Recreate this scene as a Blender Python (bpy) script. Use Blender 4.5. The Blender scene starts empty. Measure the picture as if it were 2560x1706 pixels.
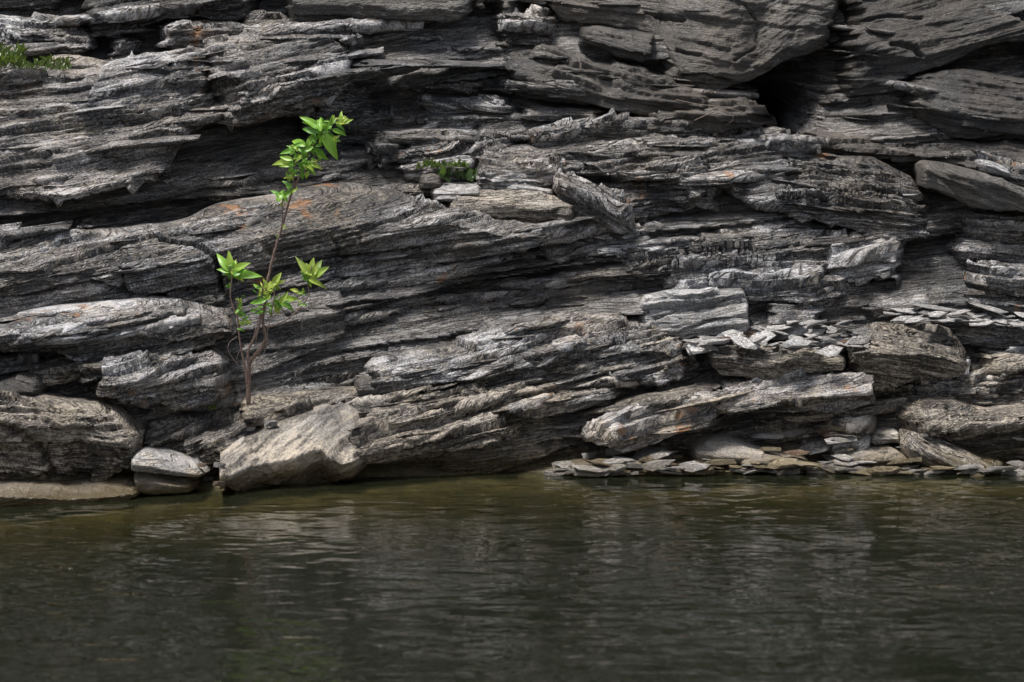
import bpy, bmesh, math, random
import numpy as np
from mathutils import Vector, Matrix

random.seed(7)
RNG = np.random.default_rng(7)
scene = bpy.context.scene
COL = scene.collection

# ------------------------------------------------------------------ camera, sky, sun, exposure
MM = 4.0 / 2560.0            # metres per photograph pixel at 12 m
CAM = np.array([0.0, -12.0, 1.6])
PITCH = math.atan(1.06 / 12.0)
cam_data = bpy.data.cameras.new('camera')
cam_data.sensor_width = 36.0
cam_data.lens = 108.0
cam_data.clip_start = 0.05
cam_data.clip_end = 500.0
cam_data.dof.use_dof = True
cam_data.dof.focus_distance = 12.3
cam_data.dof.aperture_fstop = 4.0
cam = bpy.data.objects.new('camera', cam_data)
COL.objects.link(cam)
cam.location = CAM
cam.rotation_euler = (math.pi / 2 - PITCH, 0, 0)
scene.camera = cam

SUN_EL, SUN_AZ = math.radians(76), math.radians(-70)   # azimuth measured from the camera side, + to the right
world = bpy.data.worlds.new('World')
scene.world = world
world.use_nodes = True
wn = world.node_tree
sky = wn.nodes.new('ShaderNodeTexSky')
sky.sky_type = 'NISHITA'
sky.sun_disc = False
sky.sun_elevation = SUN_EL
sky.sun_rotation = math.pi - SUN_AZ
sky.air_density = 1.0
sky.dust_density = 3.0
hs = wn.nodes.new('ShaderNodeHueSaturation')          # thin overcast: the blue is washed out
hs.inputs['Saturation'].default_value = 0.5
wn.links.new(sky.outputs[0], hs.inputs['Color'])
wn.links.new(hs.outputs[0], wn.nodes['Background'].inputs[0])
wn.nodes['Background'].inputs[1].default_value = 0.05
sd = bpy.data.lights.new('sun', 'SUN')
sd.energy = 2.1
sd.angle = math.radians(14)
sd.color = (1.0, 0.96, 0.91)
sun = bpy.data.objects.new('sun', sd)
COL.objects.link(sun)
sdir = Vector((math.cos(SUN_EL) * math.sin(SUN_AZ), -math.cos(SUN_EL) * math.cos(SUN_AZ), math.sin(SUN_EL)))
sun.rotation_euler = sdir.to_track_quat('Z', 'Y').to_euler()
sun.location = sdir * 20

vs = scene.view_settings
vs.view_transform = 'Standard'
vs.look = 'None'
vs.gamma = 1.0
vs.exposure = 1.42
vs.use_curve_mapping = False
scene.cycles.max_bounces = 8
scene.cycles.diffuse_bounces = 3
scene.cycles.glossy_bounces = 4
scene.cycles.transparent_max_bounces = 12
scene.cycles.use_denoising = True
scene.cycles.denoiser = 'OPENIMAGEDENOISE'
scene.cycles.denoising_input_passes = 'RGB_ALBEDO_NORMAL'
scene.cycles.denoising_prefilter = 'ACCURATE'

# ------------------------------------------------------------------ projection helpers
CP, SP = math.cos(PITCH), math.sin(PITCH)
def unproj(px, py, Y):
    dx = (np.asarray(px, float) - 1280) * MM / 12
    dy = (853 - np.asarray(py, float)) * MM / 12
    ry = CP + dy * SP
    rz = -SP + dy * CP
    t = (np.asarray(Y, float) - CAM[1]) / ry
    return t * dx, CAM[2] + t * rz
def proj(x, y, z):
    vx, vy, vz = x - CAM[0], y - CAM[1], z - CAM[2]
    f = vy * CP - vz * SP
    u = vy * SP + vz * CP
    return 1280 + vx / f * 12 / MM, 853 - u / f * 12 / MM
SH_PX = [-3000, 0, 340, 560, 900, 1400, 2560, 6000]
SH_Y = [-1.3, -0.66, -0.48, -0.28, -0.02, 0.16, 0.24, 0.4]
def shoreY(px): return np.interp(px, SH_PX, SH_Y)
def baseY(px, py):
    hz = np.maximum((1195 - np.asarray(py, float)) * MM, -0.2)
    s = shoreY(px)
    return s * np.clip(1 - hz / 3.0, 0.3, 1) + 0.72 * hz

# ------------------------------------------------------------------ noise
def hsh(ix, iy, seed):
    h = (ix.astype(np.int64) * 374761393 + iy.astype(np.int64) * 668265263 + int(seed) * 974634541) & 0xFFFFFFFF
    h = ((h ^ (h >> 13)) * 1274126177) & 0xFFFFFFFF
    h = ((h ^ (h >> 16)) * 2246822519) & 0xFFFFFFFF
    h = h ^ (h >> 15)
    return h.astype(np.float64) / 4294967295.0
def noise(x, y, seed):
    ix = np.floor(x); iy = np.floor(y)
    fx = x - ix; fy = y - iy
    fx = fx * fx * (3 - 2 * fx); fy = fy * fy * (3 - 2 * fy)
    ix = ix.astype(np.int64); iy = iy.astype(np.int64)
    a = hsh(ix, iy, seed); b = hsh(ix + 1, iy, seed)
    c = hsh(ix, iy + 1, seed); d = hsh(ix + 1, iy + 1, seed)
    return (a + (b - a) * fx) * (1 - fy) + (c + (d - c) * fx) * fy - 0.5
def fbm(x, y, seed, o=3):
    r = 0; a = 1.0
    for i in range(o):
        r = r + a * noise(x * 2 ** i, y * 2 ** i, seed + 17 * i); a *= 0.5
    return r

def laminae(s, q, w, seed, A=1.0, scales=((0.11, 0.034), (0.046, 0.038), (0.021, 0.025), (0.0115, 0.012))):
    """flaky schist relief: shingled sheets (sawtooth) on warped bedding; returns displacement, tone"""
    qq = q + 0.03 * noise(s / 0.8, q / 0.3 + w * 0.7, seed) + 0.008 * noise(s / 0.22, q / 0.09 + w, seed + 3)
    disp = np.zeros_like(s); tone = np.zeros_like(s)
    zone = np.clip(0.62 + 1.5 * noise(s / 1.3 + 9, qq / 0.085, seed + 7) + 0.7 * noise(s / 0.5, qq / 0.03, seed + 8), 0.3, 1.2)
    for i, (T, a) in enumerate(scales):
        ph = qq / T + 1.5 * noise(s / (17 * T), q / (4 * T) + w * 1.7, seed + 11 + i) + 0.45 * noise(s / (5 * T), q / (1.6 * T) + w * 2.3, seed + 31 + i)
        idx = np.floor(ph); f = ph - idx
        L = T * (9.0 + 16.0 * hsh(idx, idx * 0, seed + 51 + i))
        blk = np.floor(s / L + 0.25 * noise(s / (3 * T), q / (2 * T), seed + 71 + i) + hsh(idx, idx * 0 + 3, seed + 5 + i) * 7)
        h = hsh(idx, blk, seed + 91 + i)
        g = np.clip(1.1 * noise(s / (7 * T), ph * 0.5, seed + 111 + i) + 0.6, 0.12, 1.0)
        k = 0.45 + 0.75 * h
        disp += (1 if i == 0 else zone) * a * ((1 - f) ** 0.9 * k * g * 1.15 + (1.0, 0.7, 0.45, 0.35)[i] * (h - 0.5))
        tone += (0.40, 0.34, 0.26, 0.18)[i] * (h - 0.5)
    return disp * A, tone, zone

# ------------------------------------------------------------------ materials
def nd(nt, typ, **kw):
    n = nt.nodes.new(typ)
    for k, v in kw.items():
        if k.startswith('i_'):
            n.inputs[k[2:].replace('_', ' ')].default_value = v
        else:
            setattr(n, k, v)
    return n
def ramp(nt, fac, stops):
    r = nt.nodes.new('ShaderNodeValToRGB')
    cr = r.color_ramp
    while len(cr.elements) < len(stops): cr.elements.new(0.5)
    for e, (p, c) in zip(cr.elements, stops):
        e.position = p
        e.color = (c, c, c, 1) if not isinstance(c, tuple) else (*c, 1)
    nt.links.new(fac, r.inputs[0])
    return r.outputs[0]
def mathn(nt, op, a, b=None, c=None, clamp=False):
    m = nt.nodes.new('ShaderNodeMath'); m.operation = op; m.use_clamp = clamp
    for i, v in enumerate((a, b, c)):
        if v is None: continue
        if isinstance(v, (int, float)): m.inputs[i].default_value = v
        else: nt.links.new(v, m.inputs[i])
    return m.outputs[0]
def mixc(nt, fac, a, b, mode='MIX'):
    m = nt.nodes.new('ShaderNodeMix'); m.data_type = 'RGBA'; m.blend_type = mode
    for sock, v in ((m.inputs[0], fac), (m.inputs[6], a), (m.inputs[7], b)):
        if isinstance(v, (int, float)): sock.default_value = v
        elif isinstance(v, tuple): sock.default_value = (*v, 1)
        else: nt.links.new(v, sock)
    return m.outputs[2]
def noisen(nt, vec, scale, detail=3, rough=0.55, dist=0.0):
    n = nt.nodes.new('ShaderNodeTexNoise')
    n.inputs['Scale'].default_value = scale; n.inputs['Detail'].default_value = detail
    n.inputs['Roughness'].default_value = rough; n.inputs['Distortion'].default_value = dist
    if vec is not None: nt.links.new(vec, n.inputs['Vector'])
    return n.outputs['Fac']

def rock_material(name, dark, mid, light, warm, warm_amt=0.45, lichen=(0.42, 0.36, 0.27), lichen_amt=0.35,
                  rough=0.44, use_lam=True, rust=0.0, silt=1.0, streak=1.0, wetk=1.0):
    m = bpy.data.materials.new(name); m.use_nodes = True
    nt = m.node_tree; lk = nt.links.new
    bsdf = nt.nodes['Principled BSDF']
    geo = nd(nt, 'ShaderNodeNewGeometry')
    pos = geo.outputs['Position']
    if use_lam:
        at = nd(nt, 'ShaderNodeAttribute', attribute_name='lam'); lam = at.outputs['Vector']
        tn = nd(nt, 'ShaderNodeAttribute', attribute_name='tone'); tone = tn.outputs['Fac']
        zn = nd(nt, 'ShaderNodeAttribute', attribute_name='zone'); zone = zn.outputs['Fac']
    else:
        tc = nd(nt, 'ShaderNodeTexCoord'); lam0 = tc.outputs['Object']
        sw = nd(nt, 'ShaderNodeSeparateXYZ'); lk(lam0, sw.inputs[0])
        cb = nd(nt, 'ShaderNodeCombineXYZ'); lk(sw.outputs[0], cb.inputs[0]); lk(sw.outputs[2], cb.inputs[1]); lk(sw.outputs[1], cb.inputs[2])
        lam = cb.outputs[0]
        oi = nd(nt, 'ShaderNodeObjectInfo'); tone = mathn(nt, 'MULTIPLY_ADD', oi.outputs['Random'], 0.9, -0.45)
        zone = mathn(nt, 'ADD', 0.6, 0.0)
    mp = nd(nt, 'ShaderNodeMapping', vector_type='POINT'); lk(lam, mp.inputs[0]); mp.inputs['Scale'].default_value = (3.5, 46, 5)
    mp2 = nd(nt, 'ShaderNodeMapping', vector_type='POINT'); lk(lam, mp2.inputs[0]); mp2.inputs['Scale'].default_value = (16, 210, 30)
    n1 = noisen(nt, mp.outputs[0], 1.0, 4, 0.6, 0.1)
    n2 = noisen(nt, mp2.outputs[0], 1.0, 3, 0.6, 0.1)
    zz = mathn(nt, 'MULTIPLY_ADD', zone, 0.8, 0.25)
    n2 = mathn(nt, 'MULTIPLY_ADD', mathn(nt, 'SUBTRACT', n2, 0.5), zz, 0.5)
    big = noisen(nt, pos, 2.3, 4, 0.6)
    big2 = noisen(nt, pos, 5.5, 4, 0.65, 0.4)
    grit = noisen(nt, pos, 130, 3, 0.75)
    grit2 = noisen(nt, pos, 60, 4, 0.7)
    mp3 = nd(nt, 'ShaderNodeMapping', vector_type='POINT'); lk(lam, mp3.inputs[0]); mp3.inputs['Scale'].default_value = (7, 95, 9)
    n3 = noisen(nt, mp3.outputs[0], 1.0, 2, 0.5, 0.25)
    part = ramp(nt, mathn(nt, 'ABSOLUTE', mathn(nt, 'SUBTRACT', n3, 0.5)), [(0.0, 1.0), (0.045, 0.0)])      # hairline partings between sheets; their crevice shade is put into the colour
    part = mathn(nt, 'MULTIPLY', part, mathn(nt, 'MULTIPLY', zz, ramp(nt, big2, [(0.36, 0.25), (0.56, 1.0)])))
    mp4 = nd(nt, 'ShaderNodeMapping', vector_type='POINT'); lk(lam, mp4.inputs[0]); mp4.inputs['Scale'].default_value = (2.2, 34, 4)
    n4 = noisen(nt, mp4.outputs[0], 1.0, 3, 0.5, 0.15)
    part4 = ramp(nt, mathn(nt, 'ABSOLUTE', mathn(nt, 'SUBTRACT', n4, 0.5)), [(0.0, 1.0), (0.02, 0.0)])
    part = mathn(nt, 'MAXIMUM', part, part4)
    v = mathn(nt, 'MULTIPLY_ADD', tone, 0.55, 0.5)
    v = mathn(nt, 'ADD', v, mathn(nt, 'MULTIPLY_ADD', n1, 0.9 * streak, -0.45 * streak))
    v = mathn(nt, 'ADD', v, mathn(nt, 'MULTIPLY_ADD', n2, 0.9 * streak, -0.45 * streak))
    v = mathn(nt, 'ADD', v, mathn(nt, 'MULTIPLY_ADD', grit, 1.5, -0.75))
    v = mathn(nt, 'ADD', v, mathn(nt, 'MULTIPLY_ADD', big2, 0.6, -0.3), clamp=True)
    col = ramp(nt, v, [(0.22, dark), (0.52, mid), (0.84, light)])
    col = mixc(nt, mathn(nt, 'MULTIPLY', part, min(1.0, 0.9 * streak)), col, tuple(x * .5 for x in dark))  # partings painted darker than the rock, as shaded crevices
    # warm (iron / silt) patches
    wf = ramp(nt, mathn(nt, 'ADD', mathn(nt, 'MULTIPLY', big, 0.7), mathn(nt, 'MULTIPLY', big2, 0.3)), [(0.42, 0.0), (0.66, 1.0)])
    sx = nd(nt, 'ShaderNodeSeparateXYZ'); lk(pos, sx.inputs[0]); z = sx.outputs[2]
    # silt left by high water: tan on the lowest rocks
    siltf = mathn(nt, 'ADD', mathn(nt, 'MULTIPLY', z, -2.0), mathn(nt, 'MULTIPLY_ADD', big2, 1.8, 0.05), clamp=True)
    warmf = mathn(nt, 'MAXIMUM', mathn(nt, 'MULTIPLY', wf, warm_amt), mathn(nt, 'MULTIPLY', siltf, 0.68 * silt))
    wcol = mixc(nt, 1.0, col, warm, 'MULTIPLY')
    wcol = mixc(nt, 0.42, wcol, mixc(nt, v, (0.035, 0.027, 0.02), (0.29, 0.225, 0.165)))
    col = mixc(nt, warmf, col, wcol)
    # lichen speckle
    lf = ramp(nt, mathn(nt, 'ADD', mathn(nt, 'MULTIPLY', grit2, 0.62), mathn(nt, 'MULTIPLY', big2, 0.42)), [(0.52, 0.0), (0.60, 1.0)])
    lf = mathn(nt, 'MULTIPLY', lf, mathn(nt, 'MULTIPLY_ADD', siltf, 0.5, lichen_amt))
    col = mixc(nt, mathn(nt, 'MULTIPLY', lf, 0.75), col, lichen)
    if rust > 0:
        rn = noisen(nt, pos, 5.0, 4, 0.65)
        rf = ramp(nt, rn, [(0.63, 0.0), (0.70, 1.0)])
        col = mixc(nt, mathn(nt, 'MULTIPLY', rf, rust), col, (0.30, 0.14, 0.055))
    # algae / wet band at the waterline
    af = mathn(nt, 'ADD', mathn(nt, 'MULTIPLY_ADD', z, -14.0, 1.25), mathn(nt, 'MULTIPLY_ADD', big2, 1.6, -0.8), clamp=True)
    col = mixc(nt, mathn(nt, 'MULTIPLY', af, 0.85 * wetk), col, mixc(nt, grit2, (0.055, 0.045, 0.018), (0.24, 0.175, 0.075)))
    wet = mathn(nt, 'ADD', mathn(nt, 'MULTIPLY_ADD', z, -22.0, 1.6), mathn(nt, 'MULTIPLY_ADD', big2, 2.4, -1.2), clamp=True)
    col = mixc(nt, mathn(nt, 'MULTIPLY', wet, 0.75 * wetk), col, mixc(nt, 1.0, col, (0.34, 0.32, 0.27), 'MULTIPLY'))
    lk(col, bsdf.inputs['Base Color'])
    rr = mathn(nt, 'MULTIPLY_ADD', n2, 0.3, rough - 0.15)
    rr = mathn(nt, 'SUBTRACT', rr, mathn(nt, 'MULTIPLY', wet, 0.22))
    lk(rr, bsdf.inputs['Roughness'])
    bsdf.inputs['Specular IOR Level'].default_value = 0.5
    hgt = mathn(nt, 'ADD', mathn(nt, 'MULTIPLY', n2, 0.7 * streak), mathn(nt, 'ADD', mathn(nt, 'MULTIPLY', grit, 0.6), mathn(nt, 'MULTIPLY', n1, 0.9 * streak)))
    hgt = mathn(nt, 'SUBTRACT', hgt, mathn(nt, 'MULTIPLY', part, 1.0 * streak))
    hgt = mathn(nt, 'ADD', hgt, mathn(nt, 'MULTIPLY', grit2, 0.5))
    bp = nd(nt, 'ShaderNodeBump'); bp.inputs['Strength'].default_value = 1.0; bp.inputs['Distance'].default_value = 0.010
    lk(hgt, bp.inputs['Height']); lk(bp.outputs[0], bsdf.inputs['Normal'])
    return m

M = {}
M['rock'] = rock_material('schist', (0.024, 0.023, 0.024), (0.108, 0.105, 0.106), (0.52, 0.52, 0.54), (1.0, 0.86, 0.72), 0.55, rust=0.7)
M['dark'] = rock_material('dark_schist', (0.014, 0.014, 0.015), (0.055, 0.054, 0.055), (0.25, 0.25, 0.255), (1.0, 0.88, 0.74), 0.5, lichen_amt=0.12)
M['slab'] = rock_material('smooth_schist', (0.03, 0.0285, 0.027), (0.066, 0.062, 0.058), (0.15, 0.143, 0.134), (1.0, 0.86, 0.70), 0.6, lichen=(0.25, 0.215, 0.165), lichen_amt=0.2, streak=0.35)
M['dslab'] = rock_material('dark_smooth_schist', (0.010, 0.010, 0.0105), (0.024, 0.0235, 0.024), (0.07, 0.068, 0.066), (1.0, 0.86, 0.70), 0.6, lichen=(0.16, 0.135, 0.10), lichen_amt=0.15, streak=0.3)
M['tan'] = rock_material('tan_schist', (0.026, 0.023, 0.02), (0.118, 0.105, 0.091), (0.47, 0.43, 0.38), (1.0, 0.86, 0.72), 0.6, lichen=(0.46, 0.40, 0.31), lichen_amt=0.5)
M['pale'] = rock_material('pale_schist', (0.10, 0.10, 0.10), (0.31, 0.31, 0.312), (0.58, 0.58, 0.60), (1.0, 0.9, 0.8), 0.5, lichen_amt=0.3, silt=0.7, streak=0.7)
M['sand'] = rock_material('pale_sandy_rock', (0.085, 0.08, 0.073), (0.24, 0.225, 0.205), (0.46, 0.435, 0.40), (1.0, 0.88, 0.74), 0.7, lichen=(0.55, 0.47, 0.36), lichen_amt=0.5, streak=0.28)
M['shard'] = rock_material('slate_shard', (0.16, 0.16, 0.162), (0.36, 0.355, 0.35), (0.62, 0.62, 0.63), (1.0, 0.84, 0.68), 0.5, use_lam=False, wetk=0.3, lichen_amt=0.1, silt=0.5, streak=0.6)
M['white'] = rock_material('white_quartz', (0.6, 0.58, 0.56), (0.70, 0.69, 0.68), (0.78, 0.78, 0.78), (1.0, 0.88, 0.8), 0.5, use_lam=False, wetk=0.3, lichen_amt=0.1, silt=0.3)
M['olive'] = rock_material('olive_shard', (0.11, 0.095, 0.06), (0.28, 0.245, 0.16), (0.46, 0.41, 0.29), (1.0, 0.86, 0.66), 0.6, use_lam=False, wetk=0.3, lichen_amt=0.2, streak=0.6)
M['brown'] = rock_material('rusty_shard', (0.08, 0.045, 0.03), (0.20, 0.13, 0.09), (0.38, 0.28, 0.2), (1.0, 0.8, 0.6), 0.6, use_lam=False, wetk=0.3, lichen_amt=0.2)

# ------------------------------------------------------------------ object helpers
def tag(o, label=None, cat=None, group=None, kind=None):
    if label: o['label'] = label
    if cat: o['category'] = cat
    if group: o['group'] = group
    if kind: o['kind'] = kind
    return o
def grid_mesh(name, X, Yv, Z, mat, lam=None, tone=None, closed=False, zone=None):
    nr, nc = X.shape
    co = np.stack([X, Yv, Z], -1).reshape(-1, 3).astype(np.float32)
    r = np.arange(nr if closed else nr - 1)[:, None]; c = np.arange(nc - 1)[None, :]
    r1 = (r + 1) % nr
    quads = np.stack([r * nc + c, r * nc + c + 1, r1 * nc + c + 1, r1 * nc + c], -1).reshape(-1, 4)
    loops = quads.reshape(-1).astype(np.int32)
    starts = (np.arange(len(quads)) * 4).astype(np.int32)
    totals = np.full(len(quads), 4, np.int32)
    if closed:                       # end caps
        capA = (np.arange(nr) * nc).astype(np.int32); capB = (np.arange(nr)[::-1] * nc + nc - 1).astype(np.int32)
        starts = np.concatenate([starts, [len(loops), len(loops) + nr]]).astype(np.int32)
        totals = np.concatenate([totals, [nr, nr]]).astype(np.int32)
        loops = np.concatenate([loops, capA, capB])
    me = bpy.data.meshes.new(name)
    me.vertices.add(len(co)); me.vertices.foreach_set('co', co.reshape(-1))
    me.loops.add(len(loops)); me.loops.foreach_set('vertex_index', loops)
    me.polygons.add(len(starts)); me.polygons.foreach_set('loop_start', starts)
    me.polygons.foreach_set('loop_total', totals)
    if lam is not None:
        a = me.attributes.new('lam', 'FLOAT_VECTOR', 'POINT'); a.data.foreach_set('vector', lam.reshape(-1).astype(np.float32))
        a = me.attributes.new('tone', 'FLOAT', 'POINT'); a.data.foreach_set('value', tone.reshape(-1).astype(np.float32))
        a = me.attributes.new('zone', 'FLOAT', 'POINT'); a.data.foreach_set('value', zone.reshape(-1).astype(np.float32))
    me.update(); me.validate()
    me.materials.append(mat)
    return me

# depth buffer of everything built, so that later things can be set down on it
ZS = 4
ZW, ZH = 2900 // ZS, 1500 // ZS
zbuf = np.full((ZH, ZW), 50.0)
def splat(X, Yv, Z):
    px, py = proj(X.ravel(), Yv.ravel(), Z.ravel())
    ix = ((px + 150) / ZS).astype(int); iy = ((py + 100) / ZS).astype(int)
    ok = (ix >= 0) & (ix < ZW) & (iy >= 0) & (iy < ZH)
    np.minimum.at(zbuf, (iy[ok], ix[ok]), Yv.ravel()[ok])
def depth_at(px, py, r=1):
    ix = int((px + 150) / ZS); iy = int((py + 100) / ZS)
    ix = min(max(ix, 1), ZW - 2); iy = min(max(iy, 1), ZH - 2)
    return float(zbuf[max(iy - r, 0):iy + r + 1, max(ix - r, 0):ix + r + 1].min())
def on_surface(px, py, lift=0.0):
    Y = depth_at(px, py)
    if Y > 40: Y = float(baseY(px, py))
    x, z = unproj(px, py, Y)
    return Vector((float(x), Y - lift, float(z)))

SEED = [100]
def ledge(knots, off=0.0, dip=4, kt=0.85, kb=0.22, A=1.0, mat='rock', name='rock_ledge', parent=None, ends=(60, 60),
          tuck=0.35, rnd=2, res=(0.0083, 0.0043), cracks=(), jag=1.0, kappa=0.15, back=0.45, seed=None, lump=1.0, push=0.3, ysurf=None, rag_amt=0.75, shear=None):
    """one rock mass from three lines seen in the photograph (upper edge, brow, lower edge), each at its own depth"""
    SEED[0] += 1; sd_ = seed or SEED[0] * 7
    kn = np.array(knots, float)
    px0, px1 = kn[0, 0], kn[-1, 0]
    wm = (px1 - px0) * MM * 1.03
    nc = max(12, int(wm / res[0]))
    P = np.linspace(px0, px1, nc)
    T_, C_, B_ = (np.interp(P, kn[:, 0], kn[:, i]) for i in (1, 2, 3))
    sm = max(1, int(nc * 0.02)); ker = np.hanning(2 * sm + 3)[1:-1]; ker /= ker.sum()
    def smooth(a): return np.convolve(np.pad(a, sm, mode='edge'), ker, 'valid')[:nc]
    T_, C_, B_ = smooth(T_), smooth(C_), smooth(B_)
    hh = np.maximum(B_ - T_, 4)
    sz = float(np.clip(np.median(hh) / 75, .22, 1)); A *= sz ** .8; lump *= sz
    je = np.minimum(hh / 60.0, 1.0) * jag
    T_ = T_ + je * 8 * noise(P / 70, P * 0, sd_ + 1)
    C_ = C_ + je * 20 * noise(P / 90, P * 0, sd_ + 3)
    B_ = B_ + je * 10 * noise(P / 60, P * 0, sd_ + 6)
    C_ = np.clip(C_, T_ + 2, np.maximum(B_ - 2, T_ + 3))
    Yc = baseY(P, C_) + off
    if ysurf is not None:
        dd = np.array([depth_at(p, c) for p, c in zip(P[::6], C_[::6])]); dd = np.minimum(dd, np.median(dd) + .06)
        Yc = np.interp(P, P[::6], dd) - ysurf; sm = max(sm, nc // 12)
    Yc = np.convolve(np.pad(Yc, sm * 3, mode='edge'), np.ones(sm * 6 + 1) / (sm * 6 + 1), 'valid')[:nc]
    Yc = Yc + 0.05 * lump * noise(P / 160, P * 0, sd_ + 9) + 0.025 * lump * noise(P / 50, P * 0, sd_ + 10)
    dzt = (C_ - T_) * MM; dzb = (B_ - C_) * MM
    Yt = Yc + kt * dzt + 0.01; Yb = Yc + kb * dzb + 0.012
    xc, zc = unproj(P, C_, Yc); xt, zt = unproj(P, T_, Yt); xb, zb = unproj(P, B_, Yb)
    arc_f = float(np.median(np.hypot(zc - zb, Yb - Yc))); arc_t = float(np.median(np.hypot(zt - zc, Yt - Yc)))
    n_u = max(6, int(0.10 / 0.01)); n_f = max(4, int(max(arc_f, (zc - zb).max() * 0.8) / res[1])); n_t = max(4, int(max(arc_t, (zt - zc).max() * 0.9) / res[1]))
    segs = []
    def seg(a, b, n, last=False):
        t = np.linspace(0, 1, n, endpoint=last)[:, None]
        return [a[i][None, :] * (1 - t) + b[i][None, :] * t for i in range(3)]
    p0 = (xb, Yb + tuck, zb + 0.03); p1 = (xb, Yb + 0.11, zb + 0.012); p2 = (xb, Yb, zb); p3 = (xc, Yc, zc); p4 = (xt, Yt, zt)
    p5 = (xt, np.maximum(Yt + 0.12, Yc + 0.15), zt + 0.012); p6 = (xt, np.maximum(Yt + back, Yb + tuck), zt + 0.012)
    parts = [seg(p0, p1, 4), seg(p1, p2, n_u), seg(p2, p3, n_f), seg(p3, p4, n_t), seg(p4, p5, 8), seg(p5, p6, 3, True)]
    X = np.concatenate([p[0] for p in parts]); Y = np.concatenate([p[1] for p in parts]); Z = np.concatenate([p[2] for p in parts])
    nr = X.shape[0]
    wt = np.concatenate([np.zeros(4), np.linspace(0.0, 1, n_u), np.ones(n_f + n_t), np.linspace(1, 0, 8), np.zeros(3)])
    if rnd > 0:                      # round brow and lip
        k = np.hanning(2 * rnd + 3)[1:-1]; k /= k.sum()
        def sv(a):
            ap = np.pad(a, ((rnd, rnd), (0, 0)), mode='edge'); o = np.zeros_like(a)
            for i, kk in enumerate(k): o += kk * ap[i:i + nr]
            return o
        X, Y, Z = sv(X), sv(Y), sv(Z)
    dY = np.gradient(Y, axis=0); dZ = np.gradient(Z, axis=0)
    ln = np.hypot(dY, dZ) + 1e-9
    nY, nZ = -dZ / ln, dY / ln
    th = math.radians(dip)
    fold = 0.015 * noise(X / 1.1, Z / 0.9, sd_ + 12)
    q = (Z - X * math.tan(th)) * math.cos(th) - (Y - float(np.mean(Yc))) * kappa + fold
    s = X * math.cos(th) + Z * math.sin(th) + Y * 0.35
    D, tone, zone = laminae(s, q, Y * 0.6, sd_, A)
    v = np.cumsum(ln, axis=0)
    D = D + (0.022 * fbm(X / 0.26, v / 0.11, sd_ + 13, 3) + 0.006 * fbm(X / 0.03, v / 0.015, sd_ + 15, 2)) * lump
    tone = tone + 0.5 * noise(X / 0.35, v / 0.12, sd_ + 14)
    if cracks:
        px, py = proj(X, Y, Z)
        for poly, wd, dp in cracks:
            dist = np.full(X.shape, 1e9)
            pyw = py + 5 * noise(px / 18, py / 18, sd_ + 21); pxw = px + 5 * noise(px / 18, py / 18, sd_ + 22)
            for (ax, ay), (bx_, by_) in zip(poly[:-1], poly[1:]):
                vx, vy = bx_ - ax, by_ - ay
                t = np.clip(((pxw - ax) * vx + (pyw - ay) * vy) / (vx * vx + vy * vy), 0, 1)
                dist = np.minimum(dist, np.hypot(pxw - ax - t * vx, pyw - ay - t * vy))
            D = D - dp * np.clip(1.6 - dist / wd, 0, 1)
    D = (D - 0.02 * A) * wt[:, None]
    Y = Y + nY * D; Z = Z + nZ * D
    # ragged broken ends: every sheet stops at its own place
    lay = np.floor(q / 0.022 + 0.8 * noise(s / 0.1, q / 0.05, sd_ + 41)); lay2 = np.floor(q / 0.055 + noise(s / 0.2, q / 0.1, sd_ + 42))
    rag = 0.55 * hsh(lay, lay * 0, sd_ + 43) + 0.45 * hsh(lay2, lay2 * 0, sd_ + 44)
    for e, d in ((ends[0], P - px0), (ends[1], px1 - P)):
        u = np.clip(1 - (d[None, :] - rag * e * rag_amt) / max(e, 1), 0, 1.25)
        Y = Y + push * np.where(u < 1, np.minimum(u, 1) ** 1.4, 1 + (u - 1) * .5)
    if shear is None: shear = (hsh(np.array([sd_]), np.array([5]), 3)[0] - .5) * .6
    X = X + shear * (Z - float(np.mean(zc))) + .01 * A * noise(q / .05, s * 0, sd_ + 45)
    # ragged lower and upper edge
    ar = np.arange(nr)[:, None]; i_b = 4 + n_u; i_t = 4 + n_u + n_f + n_t
    eb = np.exp(-np.abs(ar - i_b) / 4.0); et = np.exp(-np.abs(ar - i_t) / 4.0)
    jb = je * MM * (4 * noise(P / 21, P * 0, sd_ + 7) + 4 * noise(P / 8, P * 0, sd_ + 8)); jt = je * MM * (7 * noise(P / 23, P * 0, sd_ + 2) + 2 * noise(P / 8, P * 0, sd_ + 5))
    Z = Z - eb * jb[None, :] + et * jt[None, :]
    lam = np.stack([s, q, Y * 1.0], -1)
    me = grid_mesh(name, X, Y, Z, M[mat], lam, tone, closed=True, zone=zone)
    o = bpy.data.objects.new(name, me); COL.objects.link(o)
    if parent: o.parent = parent
    splat(X[4:-3], Y[4:-3], Z[4:-3])
    return o

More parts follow.
